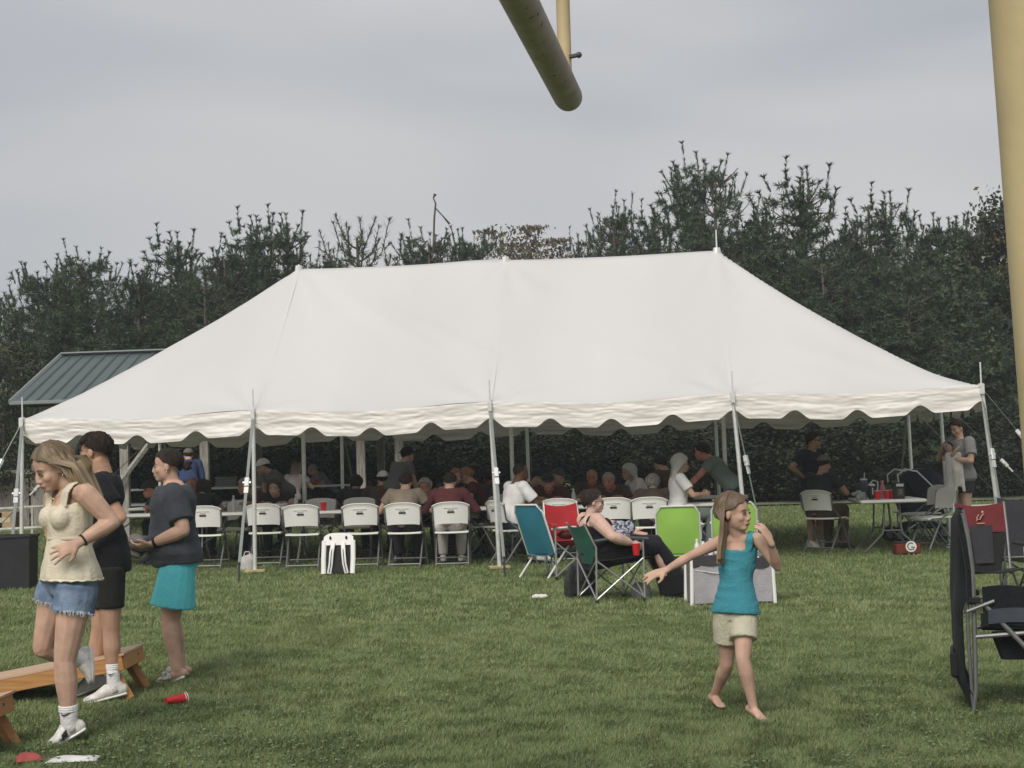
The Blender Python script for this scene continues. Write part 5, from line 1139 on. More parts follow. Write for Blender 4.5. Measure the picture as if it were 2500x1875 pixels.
def cup(p, label, tilt=None, h=.12, group='red plastic cups'):
    t = thing('plastic_cup', label, 'cup', p, 0, group); m = MB(); n = 18
    def ring(r, z): return [V(r*math.cos(6.2832*i/n), r*math.sin(6.2832*i/n), z) for i in range(n)]
    m.rings([ring(.030, 0), ring(.0335, h*.3), ring(.0345, h*.3), ring(.039, h*.62), ring(.040, h*.62), ring(.0455, h), ring(.0425, h), ring(.029, .006)]); part(m, 'body', red, t)
    m = MB(); m.tube([V(.0455*math.cos(6.2832*i/20), .0455*math.sin(6.2832*i/20), h) for i in range(21)], .0028, 5); part(m, 'rim', whitep, t)
    m = MB(); m.rings([ring(.0415, h*.93), ring(.0405, h*.90)]); part(m, 'inside', whitep, t)
    if tilt: t.rotation_euler = tilt
    return t
def on_rt(x, dep): p = at(x, 1070, RT.y); q = cl(x, (RT-TO).dot(tn)+dep); return V(q.x, q.y, RTZ)
cup(on_rt(1897, -.62), 'single red cup at the near edge of the right end table'); cup(on_rt(1917, -.50), 'left one of the two red cups beside the black drink carton'); cup(on_rt(1926, -.45), 'right one of the two red cups, touching the black drink carton')
def lathe(m, prof, n=16):
    m.rings([[V(r*math.cos(6.2832*i/n), r*math.sin(6.2832*i/n), z) for i in range(n)] for r, z in prof])
t = thing('tumbler', 'blue grey handled tumbler with a straw at the left of the end table', 'tumbler', on_rt(1868, -.1)); m = MB(); lathe(m, [(.032, 0), (.034, .10), (.046, .13), (.050, .25), (.046, .262)]); part(m, 'body', mat('tumbler_blue', (.055, .07, .105), .35, .5), t)
m = MB(); m.tube([(-.045, 0, .22), (-.10, 0, .21), (-.105, 0, .14), (-.045, 0, .125)], .010, 8); part(m, 'handle', mat('tumbler_blue', (0, 0, 0)), t); m = MB(); lathe(m, [(.051, .258), (.051, .275), (.02, .282)]); part(m, 'lid', whitep, t); m = MB(); m.tube([(.01, 0, .27), (.016, 0, .36)], .007, 8); part(m, 'straw', whitep, t)
t = thing('jug', 'black jug with a white handle and lid on the end table', 'jug', on_rt(1885, -.35)); m = MB(); lathe(m, [(.050, 0), (.052, .16), (.046, .185)], 18); part(m, 'body', mat('jug_black', (.014, .014, .016), .3, .5), t); m = MB(); lathe(m, [(.048, .185), (.044, .205), (.01, .215)]); part(m, 'lid', whitep, t)
m = MB(); m.tube([(-.03, 0, .20), (.02, 0, .255), (.085, 0, .235), (.078, 0, .14), (.055, 0, .05)], [(.020, .010)]*5, 8, side=(0, 1, 0)); part(m, 'handle', whitep, t); m = MB(); m.box((0, -.0535, .11), (.012, .004, .09)); part(m, 'level_window', whitep, t)
t = thing('bottle', 'pink bottle between the jug and the red cups', 'bottle', on_rt(1908, -.30)); m = MB(); lathe(m, [(.036, 0), (.038, .14), (.034, .17), (.016, .20), (.016, .225)]); part(m, 'body', mat('pink_plastic', (.55, .16, .20), .35, .5), t); m = MB(); lathe(m, [(.019, .222), (.019, .25)]); part(m, 'cap', mat('pink_cap', (.60, .30, .32), .4, .4), t)
t = thing('drink_carton', 'black box carton with a white label on the end table', 'carton', on_rt(1943, -.48)); t.rotation_euler.z = -.25; m = MB(); m.box((0, 0, .11), (.155, .12, .22), None, .006); part(m, 'box', mat('carton_black', (.018, .017, .016), .5, .3), t)
m = MB(); m.box((.02, -.0625, .185), (.095, .004, .036)); part(m, 'label', whitep, t); m = MB(); m.box((.02, -.062, .09), (.085, .004, .105)); part(m, 'panel', mat('carton_grey', (.07, .065, .06), .5, .3), t); m = MB(); m.box((.025, -.065, .115), (.04, .003, .010)); m.tube([(.005, -.065, .09), (.02, -.065, .072), (.045, -.065, .095)], .004, 5); part(m, 'emblem', mat('carton_mark', (.35, .33, .30), .5, .3), t)
t = thing('paper_plate', 'white paper plate under the red cup on the end table', 'plate', on_rt(1905, -.48)); m = MB(); lathe(m, [(.08, .001), (.11, .012), (.113, .013), (.08, .004)], 24); part(m, 'rim', whitep, t)
t = thing('clear_bag', 'crumpled clear plastic bag on the left corner of the end table', 'bag', on_rt(1852, -.45)); m = MB(); r1 = random.Random(5)
for i in range(9): m.ell((r1.uniform(-.07, .07), r1.uniform(-.05, .05), .03+r1.random()*.06), (.03+.03*r1.random(), .03, .02+.03*r1.random()), n=7, m=5)
part(m, 'film', mat('bag_film', (.24, .25, .24), .25, .5, .3, 30), t, False)
t = thing('napkin_box', 'small white napkin pack standing by the tumbler', 'napkins', on_rt(1862, -.25)); m = MB(); m.box((0, 0, .05), (.10, .07, .10), None, .006); part(m, 'pack', whitep, t)
# red box with a round white emblem below the table
t = thing('cooler_bag', 'dull red cooler bag with a white round emblem under the end table', 'cooler', G(1959, 1197)); m = MB(); m.box((0, 0, .075), (.33, .24, .15), None, .02); part(m, 'bag', mat('cooler_red', (.13, .030, .018), .8, .15, .2, 12), t)
m = MB(); m.box((0, 0, .158), (.31, .22, .016), None, .006); part(m, 'lid', C['charcoal'], t); m = MB(); m.tube([(.03, -.122, .105), (.03, -.127, .105)], [.072]*2, 20); o = part(m, 'emblem', whitep, t); m = MB()
m.tube([(.03+.045*math.cos(a*.5), -.129, .108+.045*math.sin(a*.5)) for a in range(2, 13)] + [(.03, -.129, .10), (.045, -.129, .10)], .006, 5); part(m, 'letter_ring', blackm, o)
# stroller
sp = gp(1990, 24.0); t = thing('stroller', 'dark stroller with folded hood and silver frame behind the end table', 'stroller', sp); t.rotation_euler.z = .1
fab = cloth('stroller', (.030, .034, .044)); m = MB(); m.rings([[V(.34*math.cos(a)*s_+.0, w_, .70+.36*math.sin(a)*s_) for a in np.linspace(.1, 2.6, 12)] + [V(-.1, w_, .62)] for w_, s_ in ((-.2, .85), (-.17, 1), (0, 1.04), (.17, 1), (.2, .85))]); part(m, 'hood', fab, t)
m = MB(); m.rings([[V(-.34, w_, .62), V(.34, w_, .66), V(.40, w_, .45), V(.1, w_, .34), V(-.25, w_, .40)] for w_ in (-.2, .2)]); part(m, 'seat', fab, t, False)
for w_ in (-.23, .23):
    m = MB(); m.tube([(-.40, w_, .86), (-.41, w_, .98), (-.30, w_, 1.06), (-.12, w_, 1.02), (.10, w_, .80), (.42, w_, .12)], .013, 8); part(m, 'side_frame', steel, t); m = MB(); m.tube([(.25, w_, .50), (-.40, w_, .13)], .013, 8); part(m, 'side_frame', steel, t)
    for x_ in (.42, -.40):
        m = MB(); m.tube([(x_, w_-.02, .12), (x_, w_+.02, .12)], .12, 18); wh = part(m, 'wheel', mat('tyre', (.02, .02, .02), .8, .2), t); m = MB(); m.tube([(x_, w_-.024, .12), (x_, w_+.024, .12)], .07, 14); part(m, 'rim', grey_tube, wh)
m = MB(); m.tube([(-.40, -.23, .86), (-.40, .23, .86)], .014, 8); part(m, 'handlebar', C['charcoal'], t); m = MB(); m.box((.0, 0, .24), (.5, .36, .10), None, .02); part(m, 'basket', C['charcoal'], t)
# near row table tops: cup, plates, food
def tt(x, v, z=TH): p = cl(x, v); return V(p.x, p.y, p.z+z)
cup(tt(699, 1.16), 'red cup on the near edge of the table between two empty chairs'); cup(tt(1100, 1.5), 'red cup on the table behind the man in the white tee')
for x, v, lb in ((548, 1.5, 'left of the first front pole'), (622, 1.62, 'before the woman in the black top'), (928, 1.55, 'between the tan and maroon backs'), (1200, 1.6, 'before the man in the dark cap'), (1296, 1.6, 'before the ruddy man in brown')):
    t = thing('paper_plate', 'white paper plate with food on the table '+lb, 'plate', tt(x, v)); m = MB(); lathe(m, [(.08, .001), (.11, .014), (.113, .015), (.08, .004)], 20); part(m, 'rim', whitep, t); m = MB(); r1 = random.Random(int(x))
    for i in range(5): m.ell((r1.uniform(-.05, .05), r1.uniform(-.05, .05), .02), (.03, .025, .02), n=7, m=5)
    part(m, 'food', mat('food', (.30, .17, .08), .8, .2, .4, 30), t)
for i in range(4): t = thing('paper_towel' if False else 'napkin', ['crumpled white napkin on the table at the first front pole', 'crumpled white napkin beside the woman in the black top', 'crumpled white napkin on the table left of the tan back', 'crumpled white napkin on the far table'][i], 'napkin', tt((556, 606, 842, 742)[i], (1.3, 1.3, 1.4, 3.5)[i])); m = MB(); m.ell((0, 0, .03), (.06, .04, .035), n=7, m=5); m.ell((.05, .01, .02), (.04, .04, .02), n=6, m=4); part(m, 'paper', whitep, t, False)
for i, (x, v, lb) in enumerate(((505, 1.6, 'clear water bottle on the table left of the first front pole'), (640, 1.7, 'clear water bottle on the table right of the woman in the black top'), (1240, 1.7, 'clear water bottle on the table behind the red camp chair'), (1380, 1.6, 'clear water bottle on the table left of the white haired woman'))):
    t = thing('bottle', lb, 'bottle', tt(x, v)); m = MB(); lathe(m, [(.030, 0), (.031, .12), (.028, .15), (.012, .185), (.012, .20)], 12); part(m, 'body', clearp, t); m = MB(); lathe(m, [(.014, .198), (.014, .215)], 10); part(m, 'cap', whitep, t)
for i, (x, v, lb) in enumerate(((606, 1.75, 'white takeout box on the table before the woman in the black top'), (1165, 1.7, 'white takeout box on the table left of the man in the dark cap'), (1330, 1.75, 'white takeout box on the table before the ruddy man in brown'))):
    t = thing('takeout_box', lb, 'box', tt(x, v), .2*i); m = MB(); m.box((0, 0, .03), (.20, .20, .06), None, .008); part(m, 'tray', whitep, t); m = MB(); m.box((0, 0, .075), (.195, .195, .026), None, .010); part(m, 'lid', whitep, t)
# picnic tables under the pavilion
for x, lb in ((690, 'picnic table under the pavilion with a red cup on it'), (478, 'picnic table under the pavilion with stacked trays'), (285, 'picnic table at the left under the pavilion')):
    b = gp(x, 33.8); t = thing('picnic_table', lb, 'picnic table', b, TTH, 'picnic tables under the pavilion')
    for k in range(4): m = MB(); m.box((0, -.30+k*.2, .73), (1.8, .185, .04)); part(m, 'plank', plastic, t)
    for s_ in (-1, 1):
        m = MB(); m.box((0, s_*.68, .43), (1.8, .24, .04)); part(m, 'bench', plastic, t)
        for x_ in (-.65, .65): m = MB(); m.tube([(x_, s_*.15, .71), (x_, s_*.68, .02)], .035, 6); part(m, 'leg', grey_tube, t)
    for x_ in (-.65, .65): m = MB(); m.tube([(x_, -.72, .40), (x_, .72, .40)], .03, 6); part(m, 'crossbar', grey_tube, t)
b = gp(684, 33.6); cup(V(b.x, b.y, b.z+.75), 'red cup on the far picnic table beside the bald man', h=.13)
b = gp(490, 33.6)
for k in range(4): t = thing('food_tray', ('lowest', 'second from below', 'second from the top', 'topmost')[k]+' of the pale trays stacked on the picnic table', 'tray', (b.x, b.y, b.z+.75+k*.055), .1*k, 'pale trays stacked on the picnic table'); m = MB(); m.rings([[V(-x_, -y_, z), V(x_, -y_, z), V(x_, y_, z), V(-x_, y_, z)] for x_, y_, z in ((.19, .13, 0), (.22, .16, .04), (.23, .17, .048))]); part(m, 'pan', mat('tray', (.36, .36, .35), .4, .4), t, False)
# ------------------------------------------------------------------ camp chairs between tent and lawn
white_tube = mat('white_tube', (.62, .62, .60), .4, .4); silver_tube = mat('silver_tube', (.42, .42, .41), .35, .5, metal=.6)
def xf(p, rz): # local point -> world
    c, s_ = math.cos(rz), math.sin(rz); return lambda x, y, z: V(p.x+c*x-s_*y, p.y+s_*x+c*y, p.z+z)
def quad_chair(p, f, label, fabric, seat_m, tubem, arm_m, w_=.56, hb=.90, cupside=None, logo=False):
    t = thing('camp_chair', label, 'camp chair', p, rz_of(f)); hw = w_/2
    b = MB(); b.sheet(lambda a, d: ((2*a-1)*(hw-.03-.05*(1-d)*0), -.20-.14*d-.05*(1-(2*a-1)**2)*(1-.4*d), .38+(hb-.38)*d - .035*(1-(2*a-1)**2)*d**6), 10, 10, .012); bo = part(b, 'backrest', fabric, t, 60)
    s = MB(); s.sheet(lambda a, d: ((2*a-1)*hw*(.93+.07*d), -.21+.46*d, .42+.03*d-.06*(1-(2*a-1)**2)*(1-(2*d-1)**2)), 10, 8, .012); part(s, 'seat', seat_m, t, 60)
    for k in (-1, 1):
        m = MB(); m.tube([(k*(hw-.02), -.25, .02), (k*(hw-.015), -.24, .55), (k*(hw-.03), -.355, hb+.01)], .010, 7); part(m, 'back_post', tubem, t)
        m = MB(); m.tube([(k*hw, .25, .02), (k*hw, .25, .62)], .010, 7); part(m, 'front_post', tubem, t)
        m = MB(); m.sheet(lambda a, d: (k*(hw+.0)+(a-.5)*.075, -.26+.56*d, .62+.02*math.sin(d*3.1)-.006*(2*a-1)**2), 4, 8, .014); part(m, 'armrest', arm_m, t, 60)
        m = MB(); m.tube([(k*hw, .25, .04), (k*(hw-.02), -.24, .42)], .009, 6); part(m, 'side_strut', tubem, t); m = MB(); m.tube([(k*hw, .25, .43), (k*(hw-.02), -.25, .04)], .009, 6); part(m, 'side_strut', tubem, t)
        m = MB(); m.tube([(k*hw, .25, .04), (-k*hw, .255, .43)], .009, 6); part(m, 'front_strut', tubem, t); m = MB(); m.tube([(k*(hw-.02), -.25, .04), (-k*(hw-.02), -.245, .42)], .009, 6); part(m, 'rear_strut', tubem, t)
        for y_, x_ in ((-.25, hw-.02), (.25, hw)): m = MB(); m.tube([(k*x_, y_, 0), (k*x_, y_, .035)], .018, 7); part(m, 'foot', slotm, t)
    return t
green_c = cloth('camp_green', (.020, .105, .075)); red_c = cloth('camp_red', (.36, .028, .032)); dkm = cloth('mesh_dark', (.020, .021, .020))
GCF = (.95, .31, 0); GCp = G(1334, 1297); gchair = quad_chair(GCp-V(.95, .31, 0)*.07, GCF, 'green folding camp chair with dark seat holding the woman with glasses', green_c, dkm, silver_tube, cloth('arm_grey', (.10, .12, .12)), .56, .78)
# the woman in it
b = GCp; lc = xf(b, rz_of(GCF)); f_, l_ = frame(GCF)
J, k = pose(b - f_*.19, GCF, 1.66, 'sit', .40, -3, -14, 2, aL=(.52, .10, .72), aR=(.28, -.30, .66)); 
for q, sg in (('L', 1), ('R', -1)):
    J['k'+q] = J['k'+q]+f_*.17+Z_*.02; J['a'+q] = V(*(b+f_*.58+l_*(sg*.10)+Z_*.09)); J['t'+q] = J['a'+q]+f_*.19-Z_*.05
hd0 = at(1282, 1084, J['head'].y); mv = hd0-J['head']
for q in ('head', 'neck', 'sL', 'sR', 'eL', 'eR', 'wL', 'wR'): J[q] = J[q]+mv*(1 if q in ('head', 'neck', 'sL', 'sR') else .6)
P = Person('woman with glasses and a black sleeveless dress sitting in the green camp chair', J, k, 1.34, 'pale', .0085, True, 2, b, belly=.05); P.brow = HAIR['brown']; P.body(1.02, bust=1.1, armr=1.30, legr=1.15)
P.scalp('hair', HAIR['dark'], [(0, 50), (45, 64), (78, 90), (115, 122), (180, 142)], .014, rough=.008); m = MB(); m.ell(P.h(-.0, -.075, .085), (.05, .045, .03), n=10, m=7); m.tube([P.h(.03, -.06, .10), P.h(-.02, -.1, .11), P.h(-.05, -.05, .09)], .014, 6, dome=True); m.build('hair_twist', HAIR['dark'], P.root)
m = MB()
for sd in (-1, 1): m.tube([P.h(sd*.031+.022*math.cos(a), .092, -.002+.017*math.sin(a)) for a in np.linspace(0, 6.283, 13)], .0028, 5); m.tube([P.h(sd*.053, .088, .004), P.h(sd*.074, .03, .004), P.h(sd*.080, -.01, 0)], .0028, 5)
m.build('glasses', lens_m, P.root)
dress = cloth('dress', (.014, .014, .017)); P.top(dress, hem=-.06, straps=.80, ease=.014, name='dress_top', bust=1.22, wr=.006)
mb = MB()
kk = (J['kL']+J['kR'])*.5; aa = (J['aL']+J['aR'])*.5; sd_ = l_
mb.tube([J['pel']-f_*.13-Z_*.02, J['pel']+f_*.16+Z_*.01, kk+Z_*.01, kk*.55+aa*.45+f_*.05, aa+f_*.06-Z_*.02], [(.23, .17), (.23, .155), (.21, .12), (.22, .11), (.26, .15)], 18, side=sd_); live(mb, 'skirt', dress, P.root, .011, 3, .012, 6)
m = MB(); r1 = random.Random(8)
for i in range(12): c = J['pel']+f_*(.12+.16*r1.random())+l_*r1.uniform(-.24, -.02)+Z_*(.13+.14*r1.random()); m.ell(c, (.06+.03*r1.random(), .05, .045+.03*r1.random()), n=8, m=6)
o = live(m, 'patterned_wrap', mat('wrap_print', (.055, .065, .10), .9, .1, col2=(.36, .37, .42), scale=34, mid=(.47, .53)), thing('cloth_wrap', 'blue and white patterned cloth bundled on her lap', 'cloth', J['pel']), .012, 2, .01, 14)
cp_ = at(1374, 1186, b.y-.27); t = cup(V(cp_.x, cp_.y, cp_.z-.06), 'red cup in the armrest holder of the green camp chair'); 
quad_chair(G(1232, 1248), mixv(toward, right, .25), 'bright red camp chair facing us between the teal lounger and the green chair', red_c, red_c, silver_tube, red_c, .46, .86)
t = thing('strap_bag', 'dark red strap bag slumped on the red camp chair', 'bag', G(1234, 1246)); m = MB(); m.ell((-.02, 0, .50), (.13, .09, .06), n=10, m=7); m.tube([(-.15, -.05, .50), (-.05, -.1, .58), (.1, -.06, .53)], [(.02, .008)]*3, 6, side=(0, 1, 0)); part(m, 'bag', mat('bag_darkred', (.10, .025, .02), .85, .15, .3, 15), t)
def lawn_chair(p, f, label, fab, back_a=.26, w_=.50, hb=.92, seatz=.34, group=None):
    t = thing('lawn_chair', label, 'lawn chair', p, rz_of(f), group); hw = w_/2
    def panel(x0, y0, z0, x1, y1, z1, rnd_): # rounded rectangle sheet from (y0,z0) up to (y1,z1)
        m = MB(); m.sheet(lambda a, d: ((2*a-1)*(hw-.012)*(1 if d < .93 else 1-.10*((d-.93)/.07)**2), y0+(y1-y0)*d-.03*(1-(2*a-1)**2)*math.sin(3.14*d), z0+(z1-z0)*d), 12, 14, .010); return m
    part(panel(0, -.20, seatz+.0, 0, -.20-back_a, hb, 1), 'backrest', fab, t, 60)
    m = MB(); m.sheet(lambda a, d: ((2*a-1)*(hw-.02), -.20+.46*d, seatz+.02*d-.035*(1-(2*a-1)**2)), 10, 8, .010); part(m, 'seat', fab, t, 60)
    m = MB(); m.tube([(-hw, -.18, seatz-.02), (-hw, -.20-back_a*.85, hb-.08), (-hw+.06, -.21-back_a, hb+.005), (hw-.06, -.21-back_a, hb+.005), (hw, -.20-back_a*.85, hb-.08), (hw, -.18, seatz-.02)], .0125, 8); part(m, 'back_frame', white_tube, t)
    for k in (-1, 1):
        m = MB(); m.tube([(k*hw, -.24, .58), (k*hw, .20, .56), (k*hw, .30, .02)], .0125, 8); part(m, 'leg', white_tube, t); m = MB(); m.tube([(k*(hw+.005), .22, .56), (k*(hw+.005), -.05, seatz), (k*(hw+.005), -.34, .02)], .0125, 8); part(m, 'leg', white_tube, t)
        m = MB(); m.box((k*hw, -.02, .585), (.05, .36, .024), None, .006); part(m, 'armrest', plastic, t)
    m = MB(); m.tube([(-hw, .24, seatz+.02), (hw, .24, seatz+.02)], .0125, 8); part(m, 'seat_bar', white_tube, t); return t
lime = mat('lime_fabric', (.32, .56, .11), .75, .2, .04, 5, bump=.08, bscale=120)
lawn_chair(G(1470, 1240), mixv(away, right, .04), 'lime green lawn chair with white frame, the whole back in view', lime, .16, .50, .80, .26, group='lime green lawn chairs'); lawn_chair(G(1590, 1234), mixv(away, right, .04), 'lime green lawn chair hidden mostly behind the walking girl', lime, .16, .52, .82, .26, group='lime green lawn chairs')
lawn_chair(G(1196, 1248), mixv(right, away, .55), 'teal blue lounge chair leaning back, left of the red camp chair', mat('teal_fabric', (.035, .18, .25), .75, .2, .05, 5, bump=.08, bscale=120), .22, .44, .86, .30)
# grey fabric organiser, white legged
b = G(1577, 1302); t = thing('fabric_organizer', 'grey mesh fabric organiser with white legs behind the walking girl', 'organizer', b, .03); gm_ = cloth('org_grey', (.17, .165, .175)); gm2 = cloth('org_mesh', (.34, .33, .35))
for sx in (-1, 1):
    for sy in (-1, 1): m = MB(); m.tube([(sx*.40, sy*.22, 0), (sx*.385, sy*.21, .47)], .019, 8); part(m, 'leg', plastic, t)
for sy in (-1, 1): m = MB(); m.sheet(lambda a, d: ((2*a-1)*.375, sy*(.215+.01*math.sin(a*20)), .02+.36*d), 20, 4, .008); part(m, 'mesh_panel', gm2, t, 60)
for sx in (-1, 1): m = MB(); m.sheet(lambda a, d: (sx*.385, (2*a-1)*.2, .02+.40*d), 6, 4, .008); part(m, 'end_panel', gm_, t, 60)
m = MB(); m.sheet(lambda a, d: ((2*a-1)*.385, -.222-.004*math.sin(a*30), .36+.10*d+.02*math.sin(a*6)), 20, 3, .010); part(m, 'top_band', cloth('org_dark', (.055, .052, .055)), t, 60); m = MB(); m.box((0, 0, .46), (.78, .44, .015), None, .004); part(m, 'top', gm_, t)
m = MB(); m.tube([(-.36, -.228, .34), (-.12, -.228, .30), (.0, -.228, .12), (.1, -.228, .05)], [(.006, .004)]*4, 5); part(m, 'piping', plastic, t)
for i, x_ in enumerate((-.30, -.24, -.17)): q = thing('bottle', ('left', 'middle', 'right')[i]+' one of the white bottles standing on the grey organiser', 'bottle', (b.x+x_, b.y, b.z+.468), 0, 'white bottles on the organiser'); m = MB(); lathe(m, [(.024, 0), (.025, .10), (.012, .125), (.012, .14)], 12); part(m, 'body', whitep, q); m = MB(); lathe(m, [(.014, .138), (.014, .16)], 10); part(m, 'cap', slotm if i == 1 else whitep, q)
# backpack on the ground, bags, napkin
b = G(1254, 1290); t = thing('backpack', 'slumped black backpack on the grass behind the green camp chair', 'backpack', b); m = MB(); m.tube([(0, .02, .0), (.0, .0, .16), (.03, .02, .30), (.07, .03, .37)], [(.165, .12), (.17, .13), (.13, .10), (.05, .05)], 14, dome=True); live(m, 'bag', C['charcoal'], t, .012, 2, .012, 8).location = (0, 0, 0)
o = t.children[-1]; o.matrix_parent_inverse = Matrix.Identity(4)
for k in (-1, 1): m = MB(); m.tube([(k*.07, -.11, .33), (k*.10, -.17, .22), (k*.09, -.14, .06)], [(.018, .006)]*3, 6, side=(1, 0, 0)); part(m, 'strap', dkm, t)
m = MB(); m.sheet(lambda a, d: (-.10+.2*a, -.135-.02*math.sin(3.14*a), .05+.13*d), 6, 4, .02); part(m, 'pocket', dkm, t, 60)
b = G(1385, 1290); t = thing('tote_bag', 'grey cloth bag on the grass under the green camp chair', 'bag', b); m = MB(); m.tube([(0, 0, 0), (0, 0, .10), (.01, 0, .15)], [(.10, .06), (.10, .07), (.06, .03)], 10); part(m, 'bag', C['midgrey'], t)
b = G(1168, 1294); t = thing('napkin', 'crumpled white napkin lying on the open grass', 'napkin', b); m = MB(); r1 = random.Random(3)
for i in range(7): m.ell((r1.uniform(-.06, .06), r1.uniform(-.03, .03), .02+.012*r1.random()), (.035, .03, .022), n=7, m=5)
part(m, 'paper', whitep, t, False)
# white backpack chair, white bag by the pole
b = G(730, 1242); t = thing('backpack_chair', 'folded white chair with black back and two shoulder straps leaning by the chairs', 'backpack chair', b); t.rotation_euler.z = TTH; tilt_ = lambda z: z*.24
m = MB(); m.sheet(lambda a, d: ((2*a-1)*(.19-.01*d), tilt_(.38+.13*d), .36+.15*d-.05*abs(2*a-1)**4*d), 12, 5, .035); part(m, 'top_panel', plastic, t, 60)
for k in (-1, 1):
    m = MB(); m.tube([(k*.18, tilt_(.4), .42), (k*.185, tilt_(.2), .2), (k*.18, 0, .015)], [(.030, .016)]*3, 8, side=(1, 0, 0)); part(m, 'side_rail', plastic, t)
    m = MB(); m.tube([(k*.06, tilt_(.4)-.03, .40), (k*.075, -.0, .27), (k*.085, -.01, .14), (k*.11, -.005, .02)], [(.026, .007)]*4, 6, side=(1, 0, 0)); st = part(m, 'shoulder_strap', plastic, t); m = MB(); m.tube([(k*.06, tilt_(.4)-.039, .38), (k*.075, -.009, .27), (k*.085, -.019, .14), (k*.108, -.013, .03)], [(.006, .003)]*4, 5, side=(1, 0, 0)); part(m, 'stitching', slotm, st)
    m = MB(); m.ell((k*.10, tilt_(.46)-.03, .455), (.014, .012, .022), n=8, m=6); part(m, 'buckle', slotm, t)
m = MB(); m.sheet(lambda a, d: ((2*a-1)*.15, tilt_(.4*d)+.01, .03+.36*d), 6, 6, .01); part(m, 'back_panel', slotm, t, 60)
b = G(534, 1232); t = thing('shopping_bag', 'white plastic bag standing left of the first front pole', 'bag', b); m = MB(); m.tube([(0, 0, 0), (0, 0, .12), (.01, 0, .17), (.0, 0, .20)], [(.10, .06), (.105, .065), (.09, .04), (.06, .02)], 12); part(m, 'bag', mat('bag_greywhite', (.42, .41, .39), .6, .2, .12, 15), t); m = MB(); m.tube([(-.04, 0, .19), (-.02, 0, .24), (.03, 0, .24), (.04, 0, .19)], .006, 6); part(m, 'handle', whitep, t)
# black fabric bin at the left edge
b = G(16, 1269); t = thing('trash_bin', 'square black collapsible bin at the left edge', 'bin', b, .12); m = MB(); m.rings([[V(-x_, -x_, z), V(x_, -x_, z), V(x_, x_, z), V(-x_, x_, z)] for x_, z in ((.30, 0), (.305, .2), (.31, .42), (.315, .60), (.30, .60), (.28, .1))]); part(m, 'body', mat('bin_black', (.020, .021, .023), .6, .3, .15, 4, bump=.3, bscale=8), t, 25)
m = MB(); m.tube([(-.32, -.32, .60), (.32, -.32, .61), (.325, .32, .60), (-.32, .32, .61), (-.32, -.32, .60)], [(.014, .018)]*5, 6); part(m, 'rim', C['charcoal'], t)
# ------------------------------------------------------------------ foreground: bean bag boards, litter, big chairs at right
pine_wood = mat('board_wood', (.36, .165, .055), .6, .3, col2=(.46, .24, .09), scale=5, stretch=(1, 12, 12)); deck = mat('board_deck', (.50, .33, .22), .55, .35, .12, 5, stretch=(1, 8, 8)); knot = mat('knot', (.10, .05, .025), .7, .2)
def board(FR, label):                              # FR: far right top corner (raised end at right, long axis to the left)
    Lb, Wb = 1.22, .61; hx, lx = .305, .10; gz0 = gz(FR.x, FR.y-.3); t = thing('cornhole_board', label, 'cornhole board', (FR.x-Lb/2, FR.y-Wb/2, gz0), 0, 'wooden bean bag boards'); 
    sl = (hx-lx)/Lb; R = Matrix.Rotation(-math.atan(sl), 3, 'Y'); P_ = lambda x, y, dz: V(x-Lb/2, y-Wb/2, hx+sl*(x-Lb)+dz)
    m = MB(); n = 36; hc = (.23, .305)                      # deck with its hole
    hole = [P_(Lb-hc[0]+.076*math.cos(6.2832*i/n), hc[1]+.076*math.sin(6.2832*i/n), 0) for i in range(n)]
    def edge(i):
        a = 6.2832*i/n; dx, dy = math.cos(a), math.sin(a); cx, cy = Lb-hc[0], hc[1]; ts = []
        if dx > 1e-6: ts.append((Lb-cx)/dx)
        if dx < -1e-6: ts.append(-cx/dx)
        if dy > 1e-6: ts.append((Wb-cy)/dy)
        if dy < -1e-6: ts.append(-cy/dy)
        k = min(ts); return P_(cx+dx*k, cy+dy*k, 0)
    ed = [edge(i) for i in range(n)]; dn = V(0, 0, -.014)
    m.rings([ed, hole, [p+dn for p in hole], [p+dn for p in ed], ed], caps=False); 
    for cx, cy in ((0, 0), (0, Wb), (Lb, 0), (Lb, Wb)):
        # corner fillers
        near_ = sorted(range(n), key=lambda i: (ed[i]-P_(cx, cy, 0)).length)[:2]; a, b = ed[near_[0]], ed[near_[1]]; c = P_(cx, cy, 0); m.add([a, b, c, a+dn, b+dn, c+dn], [(0, 1, 2), (5, 4, 3), (0, 2, 5, 3), (2, 1, 4, 5)])
    part(m, 'deck', deck, t, False)
    for y_ in (.014, Wb-.014): m = MB(); m.box(P_(Lb/2, y_, -.062), (Lb*1.0, .026, .092), R, .003); o = part(m, 'side_rail', pine_wood, t)
    for x_ in (.014, Lb-.014): m = MB(); m.box(P_(x_, Wb/2, -.062), (.026, Wb-.056, .092), R, .003); o = part(m, 'end_rail', pine_wood, t)
    for kx, kz in ((.1, -.05), (-.12, -.08)): m = MB(); m.ell(P_(Lb+.0005, Wb/2+kx, kz), (.002, .011, .008), n=8, m=5); part(m, 'knot', knot, o)
    for y_ in (.055, Wb-.055): m = MB(); m.tube([P_(Lb-.13, y_, -.04), V(Lb/2+.015, y_-Wb/2, .0)], [(.019, .045), (.019, .040)], 4, side=(0, 1, 0)); lg = part(m, 'leg', pine_wood, t, False); m = MB(); m.tube([P_(Lb-.12, y_-.026, -.07), P_(Lb-.12, y_+.026, -.07)], .008, 6); part(m, 'bolt', steel, lg)
    return t
board(at(313, 1393, 11.35), 'wooden bean bag board behind the feet of the young man'); board(at(33, 1513, 9.30), 'wooden bean bag board cut off at the bottom left corner')
b = G(62, 1650); o = beanbag(b+V(0, 0, .022), 'beanbag', 'x', cloth('bag_red', (.30, .07, .065)), .4, .135); tag(o, 'faded red beanbag on the grass by the bottom left board', 'beanbag')
